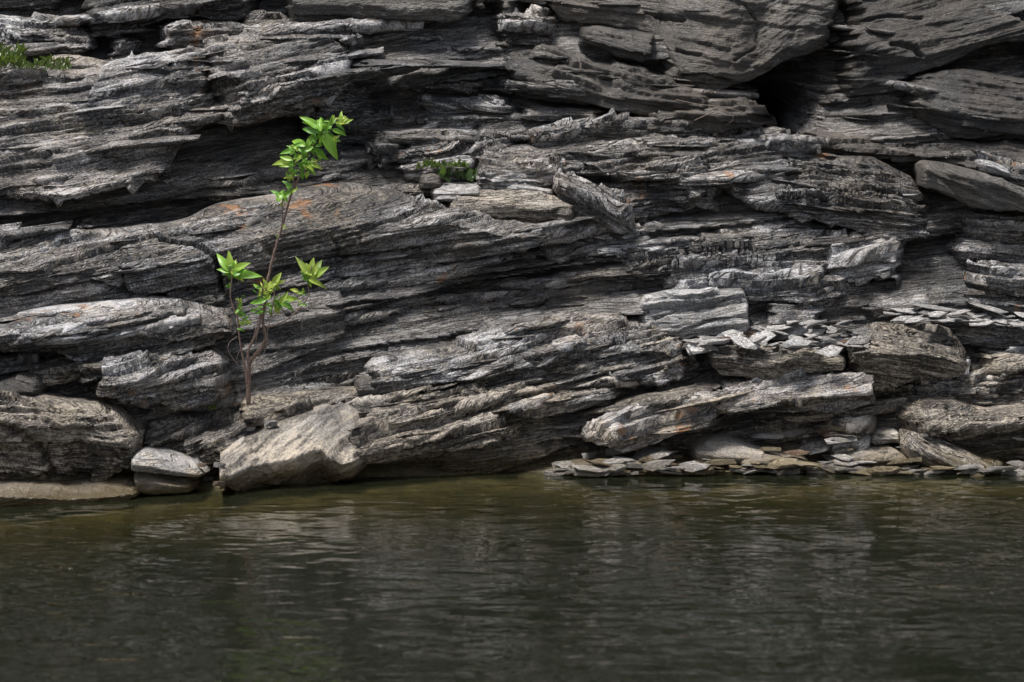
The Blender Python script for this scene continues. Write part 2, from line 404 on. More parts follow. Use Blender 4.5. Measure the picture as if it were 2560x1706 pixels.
# ------------------------------------------------------------------ cliff: the backing face
def backing():
    xs = np.concatenate([np.linspace(-6.5, -2.45, 110), np.linspace(-2.4, 2.4, 470), np.linspace(2.45, 6.5, 110)]); zs = np.concatenate([np.linspace(-0.3, 2.15, 370), np.linspace(2.17, 4.6, 60)])
    X, Z = np.meshgrid(xs, zs)
    px = 1280 + X / MM; py = 1195 - Z / MM
    Yb = baseY(px, py) + 0.10
    Yb = Yb + 0.9 * np.exp(-(((px - 1965) / 100) ** 2 + ((py - 270) / 100) ** 2)) + 0.12 * fbm(X / 0.7, Z / 0.35, 5, 3)
    q = Z - X * 0.08 - (Yb) * 0.2; s = X + Z * 0.1 + Yb * 0.35
    D, tone, zone = laminae(s, q, Yb, 3, 1.3, ((0.2, 0.06), (0.09, 0.04), (0.04, 0.024), (0.02, 0.012)))
    Yv = Yb - D
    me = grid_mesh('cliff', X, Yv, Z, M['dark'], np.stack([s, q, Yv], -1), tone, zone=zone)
    o = bpy.data.objects.new('cliff', me); COL.objects.link(o)
    tag(o, 'dark layered schist cliff rising from the water', kind='structure')
    splat(X, Yv, Z)
    return o
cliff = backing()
def L(knots, **kw): return ledge(knots, parent=cliff, **kw)

# ---- upper left
L([(-150, -60, -20, 45), (60, -60, -10, 48), (170, -60, -10, 40), (205, -50, -20, 10)], off=.08, mat='dark')
L([(-150, 45, 95, 150), (0, 48, 95, 150), (110, 44, 95, 150), (160, 62, 110, 150), (215, 95, 125, 155), (290, 130, 142, 155)], off=.04, dip=-3, kt=1.1)
L([(155, 50, 55, 60), (200, 10, 52, 78), (230, -10, 55, 86), (268, -30, 52, 88), (344, -50, 40, 74), (460, -60, 22, 58), (600, -60, 0, 38), (690, -60, -15, 10)], off=-.06, dip=6, mat='dark', A=1.3)
L([(205, 92, 110, 130), (260, 88, 120, 158), (300, 98, 125, 160), (345, 105, 128, 152), (400, 110, 122, 135)], off=-.02, dip=8, mat='dark', A=1.2)
L([(337, 95, 108, 128), (383, 62, 95, 130), (497, 53, 92, 128), (574, 58, 90, 114), (650, 76, 92, 106), (740, 92, 96, 100)], off=-.05, dip=3)
L([(520, 40, 60, 80), (600, 30, 55, 85), (690, 35, 60, 90), (760, 60, 75, 92), (820, 72, 80, 90)], off=.02)
L([(-150, 160, 462, 490), (0, 168, 464, 488), (100, 172, 468, 492), (200, 182, 472, 494), (280, 168, 456, 480), (360, 142, 432, 452), (420, 132, 412, 430), (436, 128, 372, 388), (470, 125, 342, 352), (520, 130, 302, 315), (570, 150, 262, 272)],
  off=-.16, dip=5, kt=.72, A=1.1, ends=(10, 50))
L([(430, 160, 218, 240), (500, 115, 250, 276), (574, 97, 246, 286), (689, 91, 228, 274), (765, 87, 208, 242), (842, 92, 182, 214), (872, 115, 166, 200), (915, 135, 160, 180)], off=-.26, dip=9, kt=.8, kb=.6, ends=(120, 25))
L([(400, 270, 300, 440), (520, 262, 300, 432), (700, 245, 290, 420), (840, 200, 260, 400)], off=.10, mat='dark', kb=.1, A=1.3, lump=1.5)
L([(780, 95, 170, 196), (850, 108, 166, 192), (905, 128, 166, 188), (928, 150, 170, 184)], off=-.2, dip=3, kt=.6)
L([(740, 205, 238, 290), (830, 188, 240, 300), (930, 185, 232, 288), (962, 225, 250, 282)], off=-.14, dip=0, kt=.5, A=1.2)
L([(690, 285, 320, 372), (820, 270, 322, 372), (960, 275, 322, 368), (1018, 320, 346, 366)], off=-.07, dip=0, kt=.5, mat='dark', A=1.3)
L([(850, 350, 388, 422), (940, 345, 392, 424), (1020, 360, 396, 418), (1038, 385, 397, 412)], off=-.05, dip=0, kt=.5, mat='dark', A=1.2, cracks=[([(930, 375), (945, 410)], 9, .06)])
L([(700, 425, 440, 458), (750, 408, 430, 456), (800, 398, 426, 452), (850, 398, 420, 446), (860, 415, 427, 440)], off=-.04, mat='slab')
L([(330, 455, 472, 500), (430, 428, 452, 496), (540, 432, 452, 500), (610, 450, 472, 506), (700, 452, 470, 500), (790, 440, 456, 490), (880, 420, 440, 470)], off=.02, dip=4)
L([(-150, 490, 510, 575), (200, 488, 515, 585), (400, 470, 505, 565), (540, 478, 500, 525)], off=.26, mat='dark', kb=.0, A=.8)
# ---- upper middle
L([(690, -60, 0, 60), (750, -60, 12, 70), (850, -60, 10, 46), (938, -60, 15, 45), (976, -60, 32, 61), (1041, -60, 30, 56), (1137, -60, 15, 43), (1192, -60, 0, 20)], off=-.14, mat='slab', A=.35, dip=-2, kt=.5, ends=(30, 14))
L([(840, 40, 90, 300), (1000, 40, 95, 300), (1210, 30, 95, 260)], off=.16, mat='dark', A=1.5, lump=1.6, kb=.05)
L([(860, 82, 94, 112), (940, 74, 96, 118), (1010, 84, 101, 117), (1100, 86, 97, 112), (1185, 72, 92, 110)], off=.04, mat='rock', dip=-3)
L([(930, 132, 152, 172), (1030, 126, 152, 178), (1110, 142, 157, 174)], off=.05, mat='dark', dip=-5)
L([(1180, 40, 62, 112), (1200, 28, 70, 122), (1260, 42, 82, 128), (1340, 38, 86, 124), (1400, 44, 92, 122), (1444, 80, 102, 118)], off=-.03, dip=-4, A=1.0)
L([(1170, -60, 0, 32), (1250, -60, 6, 32), (1330, -60, 22, 46), (1364, -60, 32, 50)], off=-.06, mat='slab', A=.35, lump=.6, shear=0)
L([(1330, -60, -30, 0), (1405, -60, 20, 50), (1485, -60, 32, 62), (1577, -60, 38, 70), (1630, -60, 52, 90), (1648, -60, 90, 135), (1690, -60, 130, 180), (1720, -60, 165, 215), (1760, -60, 182, 233), (1813, -60, 188, 233), (1874, -60, 182, 219), (1905, -60, 170, 202), (1966, -60, 125, 162), (2030, -60, 95, 136), (2090, -60, 70, 110), (2115, -60, 40, 80)],
  off=-.06, mat='slab', A=.2, dip=-8, kt=.42, lump=1.2, ends=(20, 30), cracks=[([(1600, 30), (1650, 45), (1700, 52)], 3, .025), ([(1845, 15), (1890, 60), (1895, 120), (1850, 150)], 2.5, .02), ([(1700, 128), (1760, 140)], 3, .025), ([(1670, 190), (1780, 188), (1850, 205)], 3, .03)])
L([(1590, 150, 165, 188), (1650, 138, 172, 208), (1720, 150, 192, 232), (1790, 205, 226, 242)], off=-.05, mat='slab', A=.3, dip=-14)
L([(1440, 75, 88, 112), (1490, 68, 98, 122), (1540, 75, 112, 138), (1600, 88, 126, 152), (1650, 95, 130, 147)], off=-.14, mat='dslab', A=.4, dip=-14, ends=(10, 16))
L([(1190, 152, 168, 188), (1213, 149, 172, 198), (1309, 130, 192, 242), (1386, 134, 212, 264), (1460, 155, 226, 272), (1550, 168, 242, 280), (1654, 199, 256, 288), (1740, 238, 268, 292), (1850, 272, 287, 302)], off=-.08, dip=-11, mat='dslab', A=.5)
L([(1380, 150, 165, 185), (1480, 160, 180, 200), (1600, 185, 200, 215), (1700, 210, 222, 235)], off=-.02, dip=-10)
L([(930, 160, 192, 232), (1010, 176, 202, 228), (1100, 196, 217, 242), (1200, 190, 222, 247), (1265, 206, 232, 252)], off=.04, dip=-6)
L([(990, 218, 238, 278), (1060, 235, 257, 288), (1130, 250, 272, 288), (1250, 246, 267, 288), (1335, 256, 277, 292)], off=0, dip=-5)
L([(1240, 266, 282, 302), (1300, 262, 287, 307), (1400, 270, 292, 310), (1500, 276, 292, 304), (1565, 286, 292, 300)], off=-.03, dip=-3)
L([(990, 302, 320, 334), (1100, 286, 307, 328), (1190, 288, 307, 327), (1258, 300, 312, 326)], off=-.02, dip=3)
L([(950, 332, 362, 398), (1020, 328, 367, 402), (1118, 320, 367, 408), (1213, 325, 372, 408), (1298, 347, 382, 404), (1345, 365, 387, 402)], off=-.05, dip=9, A=1.2)
L([(940, 395, 415, 440), (1050, 400, 420, 445), (1180, 395, 420, 445), (1260, 400, 420, 440)], off=-.04, dip=3)
# ---- upper right
L([(1880, 100, 122, 142), (1915, 92, 122, 148), (1960, 82, 122, 152), (2010, 62, 112, 152), (2070, 95, 117, 137), (2092, 110, 119, 126)], off=.02, mat='dark', dip=-20)
L([(2060, 20, 80, 132), (2120, -60, 102, 166), (2234, -60, 132, 182), (2330, -60, 142, 184), (2387, -12, 122, 157), (2475, 34, 92, 112), (2560, 62, 82, 97), (2700, 90, 112, 132)], off=-.1, mat='dslab', A=.28, dip=14, kt=.45, cracks=[([(2090, 60), (2200, 40), (2290, 45)], 3, .02), ([(2230, 110), (2290, 120), (2310, 140)], 5, .035)])
L([(2380, -60, -20, 10), (2480, -60, 0, 30), (2700, -60, 20, 60)], off=.15, mat='dark')
L([(2050, 142, 182, 242), (2150, 150, 192, 238), (2260, 168, 202, 242), (2345, 180, 202, 232)], off=.0, mat='dslab', A=.5, kt=.5)
L([(2205, 207, 237, 262), (2260, 190, 252, 287), (2330, 183, 282, 322), (2387, 180, 302, 347), (2450, 185, 302, 347), (2560, 205, 302, 340), (2700, 210, 302, 342)], off=-.07, mat='dslab', A=.3, kt=.5, dip=-6)
L([(2000, 242, 257, 272), (2090, 236, 252, 277), (2190, 232, 257, 282), (2245, 262, 277, 292)], off=.08, mat='dark')
L([(1995, 278, 302, 347), (2120, 272, 312, 347), (2230, 286, 322, 347), (2295, 320, 337, 352)], off=.10, mat='dark', A=1.2)
L([(1972, 160, 200, 252), (2000, 165, 232, 292), (2032, 180, 242, 272)], off=.16, mat='dark', dip=40)
L([(1960, 342, 372, 402), (2080, 330, 372, 397), (2200, 345, 382, 402), (2350, 350, 392, 414), (2480, 355, 397, 432), (2700, 350, 402, 432)], off=.0, kt=1.0, mat='dslab', dip=-5)
L([(2380, 400, 412, 430), (2420, 396, 410, 432), (2470, 400, 418, 440), (2540, 420, 440, 460), (2700, 440, 460, 480)], off=-.08, dip=-10)
# ---- middle right
L([(1560, 286, 312, 332), (1660, 262, 302, 332), (1760, 250, 292, 332), (1882, 246, 287, 322), (1906, 265, 292, 312), (1955, 300, 312, 327)], off=-.08, dip=-4, mat='dslab')
L([(1490, 300, 332, 402), (1640, 318, 352, 412), (1800, 318, 352, 402), (1950, 326, 362, 402), (2035, 385, 397, 412)], off=.0, dip=4)
L([(1275, 347, 387, 407), (1350, 325, 407, 432), (1424, 308, 422, 442), (1540, 303, 432, 450), (1640, 328, 442, 464), (1767, 345, 457, 478), (1890, 356, 474, 502), (1985, 368, 477, 502), (2045, 390, 452, 482)], off=-.1, dip=7, kt=.85, A=1.1)
L([(1890, 366, 482, 504), (2000, 378, 502, 542), (2100, 392, 522, 567), (2196, 398, 532, 594), (2310, 462, 542, 587), (2368, 507, 542, 563)], off=-.12, dip=-5, kt=.9)
L([(2340, 512, 547, 592), (2440, 526, 562, 602), (2560, 536, 577, 622), (2700, 536, 577, 622)], off=-.03, dip=-3)
L([(1395, 442, 472, 492), (1480, 446, 492, 517), (1560, 456, 507, 537), (1650, 461, 502, 527), (1760, 471, 492, 512), (1855, 490, 507, 522)], off=-.04, dip=5)
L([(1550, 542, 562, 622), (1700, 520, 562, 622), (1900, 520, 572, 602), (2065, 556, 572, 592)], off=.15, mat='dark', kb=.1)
L([(1700, 505, 530, 550), (1850, 510, 535, 556), (1960, 520, 540, 556), (2030, 535, 545, 556)], off=.08, mat='dark', dip=-4)
L([(1265, 556, 567, 582), (1400, 552, 567, 584), (1500, 546, 567, 592), (1600, 560, 577, 592), (1645, 580, 586, 592)], off=-.03, dip=3, A=1.2)
L([(1480, 582, 612, 642), (1560, 576, 622, 662), (1650, 562, 622, 672), (1750, 582, 642, 692), (1805, 602, 652, 692)], off=.02, dip=-8, A=1.2)
L([(1660, 596, 622, 642), (1800, 580, 607, 642), (1900, 570, 612, 652), (2000, 565, 612, 642), (2090, 580, 612, 642), (2114, 610, 627, 642)], off=.0, dip=3)
L([(1990, 600, 642, 702), (2100, 596, 642, 700), (2200, 592, 640, 690), (2300, 597, 626, 660), (2314, 612, 630, 640)], off=-.03, dip=9, A=1.2)
L([(1490, 602, 642, 672), (1600, 592, 662, 697), (1700, 602, 682, 717), (1800, 606, 692, 732), (1900, 604, 692, 737), (2000, 612, 682, 722), (2080, 642, 682, 707), (2135, 652, 682, 702)], off=-.04, dip=2, A=1.1)
L([(1630, 702, 732, 762), (1760, 692, 732, 767), (1900, 696, 727, 757), (2000, 702, 727, 752), (2100, 706, 727, 747), (2170, 712, 727, 742)], off=-.04, dip=3)
L([(1855, 748, 792, 837), (1950, 745, 792, 834), (2050, 750, 787, 818), (2125, 770, 792, 810)], off=-.01, mat='rock', dip=-3)
L([(2100, 640, 690, 765), (2300, 640, 700, 765), (2460, 640, 690, 745)], off=.2, mat='dark', kb=.1)
L([(2330, 600, 620, 650), (2430, 596, 622, 655), (2560, 610, 635, 665), (2700, 610, 635, 665)], off=.0, dip=-4)
L([(2380, 732, 742, 757), (2420, 666, 712, 757), (2480, 660, 717, 762), (2560, 670, 722, 767), (2700, 670, 722, 767)], off=-.1, dip=-4)
L([(2105, 772, 787, 802), (2200, 738, 772, 797), (2330, 737, 767, 784), (2395, 742, 757, 768), (2410, 755, 761, 767)], off=-.02, dip=3)
L([(2210, 802, 817, 834), (2330, 795, 822, 848), (2450, 800, 832, 862), (2560, 815, 842, 872), (2700, 815, 842, 872)], off=-.06, dip=-5, kt=1.2)
L([(2395, 852, 882, 914), (2480, 842, 892, 944), (2560, 850, 892, 944), (2700, 850, 892, 944)], off=-.02, dip=-4)
L([(2415, 912, 927, 944), (2500, 896, 922, 948), (2700, 900, 922, 944)], off=-.08, mat='tan')
L([(1690, 852, 905, 940), (1800, 832, 890, 950), (1950, 818, 880, 955), (2050, 818, 880, 955), (2160, 830, 880, 955)], off=.02, kt=1.4, mat='rock')
# ---- the long whale-backed slab, split by an upright joint
WC = [([(574, 700), (650, 684), (804, 653), (900, 640), (1041, 623)], 4, .05), ([(815, 565), (842, 615)], 2, .015), ([(1098, 665), (1200, 650), (1309, 634)], 4, .05)]
L([(400, 722, 737, 757), (470, 718, 742, 767), (560, 725, 747, 770), (574, 735, 752, 767)], off=-.1, mat='rock', A=.7, ends=(10, 8))
L([(-150, 612, 690, 800), (0, 602, 680, 800), (115, 584, 670, 792), (306, 578, 668, 768), (383, 572, 654, 748), (459, 556, 643, 738), (524, 520, 633, 740), (574, 508, 625, 777), (640, 500, 602, 792), (689, 490, 585, 794), (765, 478, 570, 780), (850, 462, 560, 764), (900, 468, 557, 752), (965, 484, 553, 737), (1079, 513, 561, 707), (1118, 522, 567, 692), (1194, 537, 576, 667), (1280, 550, 591, 647), (1347, 562, 591, 614), (1430, 572, 590, 602)],
  off=-.2, dip=8, kt=1.2, kb=.14, A=.7, ends=(10, 60), push=.2, shear=0, cracks=WC + [([(400, 593), (450, 606), (500, 620), (535, 645), (550, 690), (556, 745)], 5, .08), ([(300, 670), (310, 720), (330, 740)], 3, .04), ([(230, 700), (330, 735), (420, 735), (540, 715)], 4, .05)])
L([(1195, 546, 572, 602), (1300, 556, 582, 612), (1400, 566, 592, 622), (1500, 562, 592, 622), (1610, 576, 602, 617)], off=-.06, dip=-2)
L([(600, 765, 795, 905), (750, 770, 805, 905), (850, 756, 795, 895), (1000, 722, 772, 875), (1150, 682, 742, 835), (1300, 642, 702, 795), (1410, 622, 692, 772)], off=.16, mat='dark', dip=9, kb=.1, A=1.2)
L([(850, 772, 802, 832), (1000, 747, 792, 822), (1100, 742, 772, 802), (1210, 735, 752, 767)], off=.1, mat='dark', dip=9)
L([(930, 852, 868, 884), (1000, 836, 862, 882), (1090, 830, 852, 868)], off=.05, mat='rock', dip=8)
L([(1040, 810, 832, 850), (1120, 795, 822, 842), (1200, 790, 806, 822)], off=.08, mat='dark', dip=8)
L([(1140, 672, 692, 717), (1300, 632, 672, 702), (1440, 622, 652, 692), (1545, 640, 657, 677)], off=.07, mat='dark', dip=8, A=1.2)
L([(1235, 762, 777, 792), (1330, 722, 757, 787), (1400, 697, 752, 792), (1500, 672, 742, 797), (1577, 683, 747, 797), (1655, 712, 742, 792)], off=.02, mat='slab', A=.6, dip=12)
# ---- lower slabs
L([(470, 932, 962, 1012), (600, 907, 952, 1002), (700, 902, 952, 992), (850, 902, 952, 987), (960, 890, 932, 962)], off=.05, mat='dark', dip=6)
L([(560, 880, 905, 940), (680, 870, 900, 935), (800, 860, 890, 920), (900, 850, 875, 900)], off=.1, mat='dark', dip=8)
L([(855, 932, 962, 988), (888, 917, 957, 993), (1000, 886, 947, 988), (1175, 842, 932, 988), (1300, 813, 912, 978), (1424, 791, 892, 968), (1550, 795, 892, 963), (1646, 806, 882, 952), (1700, 845, 892, 942), (1738, 895, 907, 927)], off=-.14, dip=10, kt=1.1, A=.95, ends=(60, 25))
L([(1470, 932, 952, 967), (1580, 917, 947, 964), (1700, 892, 932, 957), (1745, 902, 917, 932)], off=-.15, dip=9)
L([(550, 1012, 1032, 1054), (650, 1002, 1022, 1044), (800, 986, 1007, 1028), (900, 982, 1002, 1022), (985, 990, 1002, 1014)], off=-.07, dip=6, mat='tan')
L([(630, 1042, 1058, 1078), (780, 1007, 1032, 1064), (900, 1001, 1032, 1058), (1000, 986, 1012, 1040), (1200, 971, 997, 1034), (1400, 966, 987, 1014), (1550, 971, 987, 1004), (1615, 976, 982, 990)], off=-.1, dip=8, mat='tan')
L([(950, 1047, 1062, 1084), (1050, 1032, 1052, 1080), (1150, 1041, 1062, 1088), (1245, 1051, 1067, 1088)], off=-.1, dip=8, mat='tan')
L([(1212, 1036, 1043, 1050), (1280, 1016, 1037, 1052), (1347, 996, 1027, 1054), (1420, 986, 1012, 1036), (1500, 973, 997, 1014), (1604, 973, 982, 992)], off=-.14, dip=11, mat='rock')
L([(800, 1090, 1140, 1180), (870, 1058, 1125, 1172), (950, 1036, 1112, 1158), (1050, 1032, 1092, 1138), (1150, 1037, 1082, 1122), (1250, 1046, 1072, 1104), (1335, 1056, 1067, 1080)], off=-.17, dip=11, mat='tan', kt=.9, A=1.5, shear=0)
L([(860, 1132, 1152, 1215), (1100, 1102, 1132, 1212), (1300, 1082, 1122, 1210), (1490, 1092, 1122, 1200)], off=.08, mat='dark', dip=9)
L([(1448, 1002, 1032, 1074), (1510, 996, 1032, 1064), (1577, 986, 1012, 1044), (1604, 986, 1002, 1024)], off=.0, mat='rock', dip=9)
L([(1560, 977, 992, 1014), (1660, 962, 987, 1018), (1760, 956, 977, 1004), (1805, 960, 972, 988)], off=-.02, dip=6)
L([(1446, 1082, 1088, 1097), (1500, 1062, 1092, 1117), (1570, 1046, 1097, 1137), (1660, 1016, 1077, 1114), (1720, 1001, 1062, 1088), (1790, 991, 1052, 1074), (1860, 1010, 1047, 1062)], off=-.2, dip=11, kt=1.0, mat='rock', ends=(20, 60))
L([(1768, 987, 1012, 1044), (1790, 956, 1002, 1044), (1900, 946, 1002, 1044), (2000, 943, 1002, 1040), (2100, 945, 987, 1032), (2190, 951, 982, 1012), (2214, 965, 987, 1002)], off=-.17, dip=6, kt=1.0, mat='rock', ends=(30, 20))
L([(1560, 1090, 1110, 1150), (1750, 1070, 1095, 1130), (1950, 1045, 1075, 1110), (2120, 1030, 1060, 1095)], off=.06, mat='dark', dip=6)
L([(2205, 946, 987, 1032), (2300, 946, 992, 1038), (2400, 946, 987, 1032), (2560, 946, 982, 1022), (2700, 946, 982, 1022)], off=.0, dip=2)
L([(2235, 1022, 1047, 1067), (2300, 1002, 1062, 1088), (2390, 1012, 1067, 1100), (2480, 1036, 1062, 1084), (2560, 1026, 1047, 1066), (2700, 1022, 1047, 1064)], off=-.14, dip=4, mat='tan')
L([(2040, 1062, 1077, 1094), (2120, 1042, 1067, 1084), (2200, 1037, 1062, 1082), (2250, 1055, 1067, 1078)], off=-.05, dip=6)
L([(290, 1062, 1102, 1190), (400, 1052, 1102, 1182), (500, 1042, 1092, 1175), (600, 1042, 1072, 1150), (720, 1030, 1062, 1110)], off=-.02, dip=13, mat='dark', A=1.1)
L([(420, 1110, 1140, 1180), (520, 1080, 1120, 1165), (620, 1060, 1100, 1140), (700, 1050, 1080, 1110)], off=-.06, dip=13, mat='rock', A=1.1)
L([(-150, 905, 935, 1070), (80, 902, 932, 1062), (250, 902, 942, 1062), (400, 960, 1002, 1062), (570, 960, 1002, 1045)], off=.0, mat='dark')
L([(-150, 838, 856, 892), (0, 824, 848, 888), (100, 797, 848, 898), (200, 777, 842, 908), (287, 765, 842, 915), (380, 753, 840, 908), (440, 753, 836, 896), (497, 768, 822, 872), (560, 780, 812, 852), (594, 790, 816, 837)], off=-.24, dip=5, kt=1.3, kb=.35, A=1.0, ends=(10, 12))
L([(200, 915, 935, 975), (330, 900, 945, 1004), (430, 890, 940, 1014), (520, 885, 940, 1004), (550, 900, 947, 988), (586, 940, 957, 972)], off=-.2, dip=6, kt=1.0, mat='rock', A=1.5, ends=(40, 30))
L([(120, 905, 925, 950), (260, 905, 930, 965), (380, 890, 915, 940), (470, 872, 890, 905)], off=-.2, dip=6, mat='dark', A=1.4)

# ---- long strata running through the masses, then thin flakes peeling off the faces
rs = random.Random(23)
for k in range(64):
    px, py = [(rs.uniform(0, 900), rs.uniform(60, 460)), (rs.uniform(1250, 2250), rs.uniform(300, 740)), (rs.uniform(950, 1700), rs.uniform(120, 480)), (rs.uniform(900, 2500), rs.uniform(830, 1060)), (rs.uniform(700, 1500), rs.uniform(640, 900))][k % 5]
    if 500 < px < 800 and py > 300: continue
    if py > 800 and 1730 < px < 2450 and py < 950: continue
    w = rs.uniform(140, 330); h = rs.uniform(14, 34)
    dp = np.interp(py, [0, 400, 500, 1100], [-5, 0, 5, 9]) + rs.uniform(-3, 3)
    if px < 950 and py < 500: dp = 6 + rs.uniform(-3, 3)
    if px > 1900 and py < 600: dp = -5 + rs.uniform(-3, 3)
    sl = -math.tan(math.radians(dp))
    kk = []
    for t, hh in ((-1, .2), (-.7, .7), (-.2, 1), (.3, .9), (.75, .7), (1, .2)):
        yc = py + sl * t * w; kk.append((px + t * w, yc - h * hh * .6, yc + h * hh * .05, yc + h * hh * .55))
    L(kk, name='rock_ledge', dip=dp, mat=('tan' if py > 960 else 'dark' if py < 300 and px > 900 else rs.choice(['rock', 'rock', 'rock', 'dark'])), ysurf=rs.uniform(-.005, .02), kt=1.1, kb=.35, A=1.4, lump=1.0, ends=(w * .6, w * .6), push=.12, tuck=.15, back=.15, rnd=1)
for k in range(30):
    px = rs.uniform(900, 1640); py = np.interp(px, [880, 1200, 1650], [1075, 975, 880]) + rs.uniform(-60, 75)
    w = rs.uniform(110, 260); h = rs.uniform(10, 24); dp = 10 + rs.uniform(-3, 3); sl = -math.tan(math.radians(dp)); kk = []
    for t, hh in ((-1, .2), (-.7, .7), (-.2, 1), (.3, .9), (.75, .7), (1, .2)):
        yc = py + sl * t * w; kk.append((px + t * w, yc - h * hh * .6, yc + h * hh * .05, yc + h * hh * .55))
    L(kk, dip=dp, mat='tan' if py > 960 or rs.random() < .3 else 'rock', ysurf=rs.uniform(-.005, .012), kt=1.3, kb=.4, A=1.5, lump=.9, ends=(w * .6, w * .6), push=.1, tuck=.15, back=.15, rnd=1)
for k in range(14):
    px = rs.uniform(60, 430); py = np.interp(px, [0, 430], [870, 850]) + rs.uniform(-75, 130)
    w = rs.uniform(90, min(220, 560 - px)); h = rs.uniform(9, 20); dp = 6 + rs.uniform(-3, 3); sl = -math.tan(math.radians(dp)); kk = []
    for t, hh in ((-1, .2), (-.7, .7), (-.2, 1), (.3, .9), (.75, .7), (1, .2)):
        yc = py + sl * t * w; kk.append((px + t * w, yc - h * hh * .6, yc + h * hh * .05, yc + h * hh * .55))
    L(kk, dip=dp, mat='tan' if py > 900 else 'rock', ysurf=rs.uniform(-.005, .012), kt=1.3, kb=.4, A=1.4, lump=.9, ends=(w * .6, w * .6), push=.1, tuck=.15, back=.15, rnd=1)
rf = random.Random(11)
for k in range(95):
    px, py = rf.uniform(-60, 2600), rf.uniform(-20, 1120)
    if depth_at(px, py) > 40 or (530 < px < 930 and py > 1000) or (400 < px < 800 and 620 < py < 1050) or (px > 1350 and py > 1060) or (px < 340 and py > 970): continue
    if 1350 < px < 2000 and py < 200 and rf.random() < .85: continue
    w = rf.uniform(50, 170); h = rf.uniform(5, 10)
    dp = np.interp(py, [0, 400, 500, 1100], [-4, -1, 6, 10]) + rf.uniform(-5, 5)
    if px < 950 and py < 500: dp = 5 + rf.uniform(-5, 5)
    if px > 1900 and py < 600: dp = -5 + rf.uniform(-5, 5)
    sl = -math.tan(math.radians(dp))
    kk = []
    for t, hh in ((-1, .25), (-.6, .8), (0, 1), (.55, .8), (1, .2)):
        yc = py + sl * t * w; kk.append((px + t * w, yc - h * hh * .6, yc + h * hh * .1, yc + h * hh * .6))
    L(kk, name='rock_flake', dip=dp, mat=('tan' if py > 960 else 'dark' if (py < 330 and px > 850) else rf.choice(['rock', 'rock', 'dark'])), ysurf=rf.uniform(.004, .014), kt=2.2, kb=.3, A=1.0, lump=.8, ends=(w * .5, w * .5), push=.06, tuck=.12, back=.12, res=(.008, .0036), rnd=0)

# ---- rough continuation outside the picture, so a step to the side still meets rock
rr = random.Random(5)
for k in range(46):
    side = k % 3
    if side == 0: cx, cy = rr.uniform(-2000, -330), rr.uniform(-500, 1100)
    elif side == 1: cx, cy = rr.uniform(2850, 4400), rr.uniform(-500, 1080)
    else: cx, cy = rr.uniform(-300, 2900), rr.uniform(-900, -190)
    w, h = rr.uniform(180, 420), rr.uniform(70, 170)
    if side == 0 and cx + w > -110: cx = -115 - w
    if side == 1 and cx - w < 2665: cx = 2670 + w
    if side == 2: h = min(h, (-95 - cy))
    L([(cx - w, cy, cy + h * .4, cy + h * .8), (cx - w * .4, cy - h * .3, cy + h * .3, cy + h), (cx + w * .4, cy - h * .2, cy + h * .3, cy + h * .9), (cx + w, cy + h * .2, cy + h * .5, cy + h * .7)],
      off=rr.uniform(-.1, .1), dip=rr.uniform(-8, 10), mat=rr.choice(['rock', 'dark', 'rock']), res=(0.026, 0.014))

# ------------------------------------------------------------------ loose boulders and slabs (things)
def boulder(knots, label, cat='boulder', name='boulder', group=None, **kw):
    kw.setdefault('back', .3); kw.setdefault('tuck', .22); kw.setdefault('ends', (16, 16)); kw.setdefault('push', .14); kw.setdefault('rag_amt', .35); kw.setdefault('shear', 0.0)
    o = ledge(knots, name=name, **kw)
    tag(o, label, cat, group, 'thing')
    return o
boulder([(-150, 985, 1045, 1175), (0, 986, 1052, 1190), (50, 994, 1062, 1212), (153, 1014, 1072, 1220), (245, 1021, 1077, 1198), (275, 1036, 1087, 1186), (318, 1074, 1112, 1170), (344, 1100, 1117, 1142)],
        'large tan layered boulder at the left edge above the water', off=-.16, dip=-5, kt=.8, kb=.3, mat='tan', A=1.7, lump=1.0, seed=911,
        cracks=[([(0, 1062), (60, 1085), (110, 1130), (130, 1170)], 7, .05)])
boulder([(540, 1152, 1190, 1214), (575, 1125, 1190, 1218), (640, 1092, 1172, 1219), (700, 1062, 1156, 1219), (760, 1040, 1138, 1217), (800, 1022, 1122, 1213), (830, 1012, 1150, 1205), (855, 1010, 1168, 1196), (880, 1028, 1160, 1188), (912, 1065, 1150, 1172)],
        'pale smooth-topped boulder at the waterline below the sapling', off=-.22, dip=22, kt=1.3, kb=1.3, mat='sand', A=.5, lump=1.25, ends=(10, 26), jag=.6)
boulder([(312, 1158, 1168, 1184), (330, 1147, 1166, 1186), (360, 1137, 1168, 1190), (414, 1142, 1175, 1192), (473, 1167, 1184, 1197), (514, 1187, 1190, 1194)],
        'flat grey slab lying between the two waterline boulders', 'rock slab', 'rock_slab', off=-.14, dip=-12, kt=1.6, mat='pale', A=.35, lump=.5)
boulder([(-150, 1228, 1242, 1280), (0, 1224, 1242, 1276), (150, 1216, 1242, 1274), (290, 1205, 1237, 1262), (340, 1215, 1237, 1252), (354, 1225, 1240, 1248)],
        'yellow-brown algae-coated slab in the water under the left boulder', 'rock slab', 'rock_slab', off=-.1, dip=6, kt=2.6, mat='sand', A=.35, lump=.6)
boulder([(322, 1192, 1206, 1230), (370, 1188, 1207, 1236), (440, 1192, 1212, 1236), (490, 1203, 1217, 1232)],
        'brown algae-coated stone under the flat grey slab', 'stone', 'stone', off=-.1, dip=-4, kt=2.0, mat='sand', A=.4, lump=.6)
boulder([(-40, 985, 1000, 1012), (0, 962, 985, 1008), (40, 944, 972, 1002), (90, 942, 970, 998), (108, 962, 978, 994)],
        'small dark angular rock behind the left boulder', 'rock', 'rock', off=-.12, dip=-20, mat='dslab', A=.3, lump=.6)
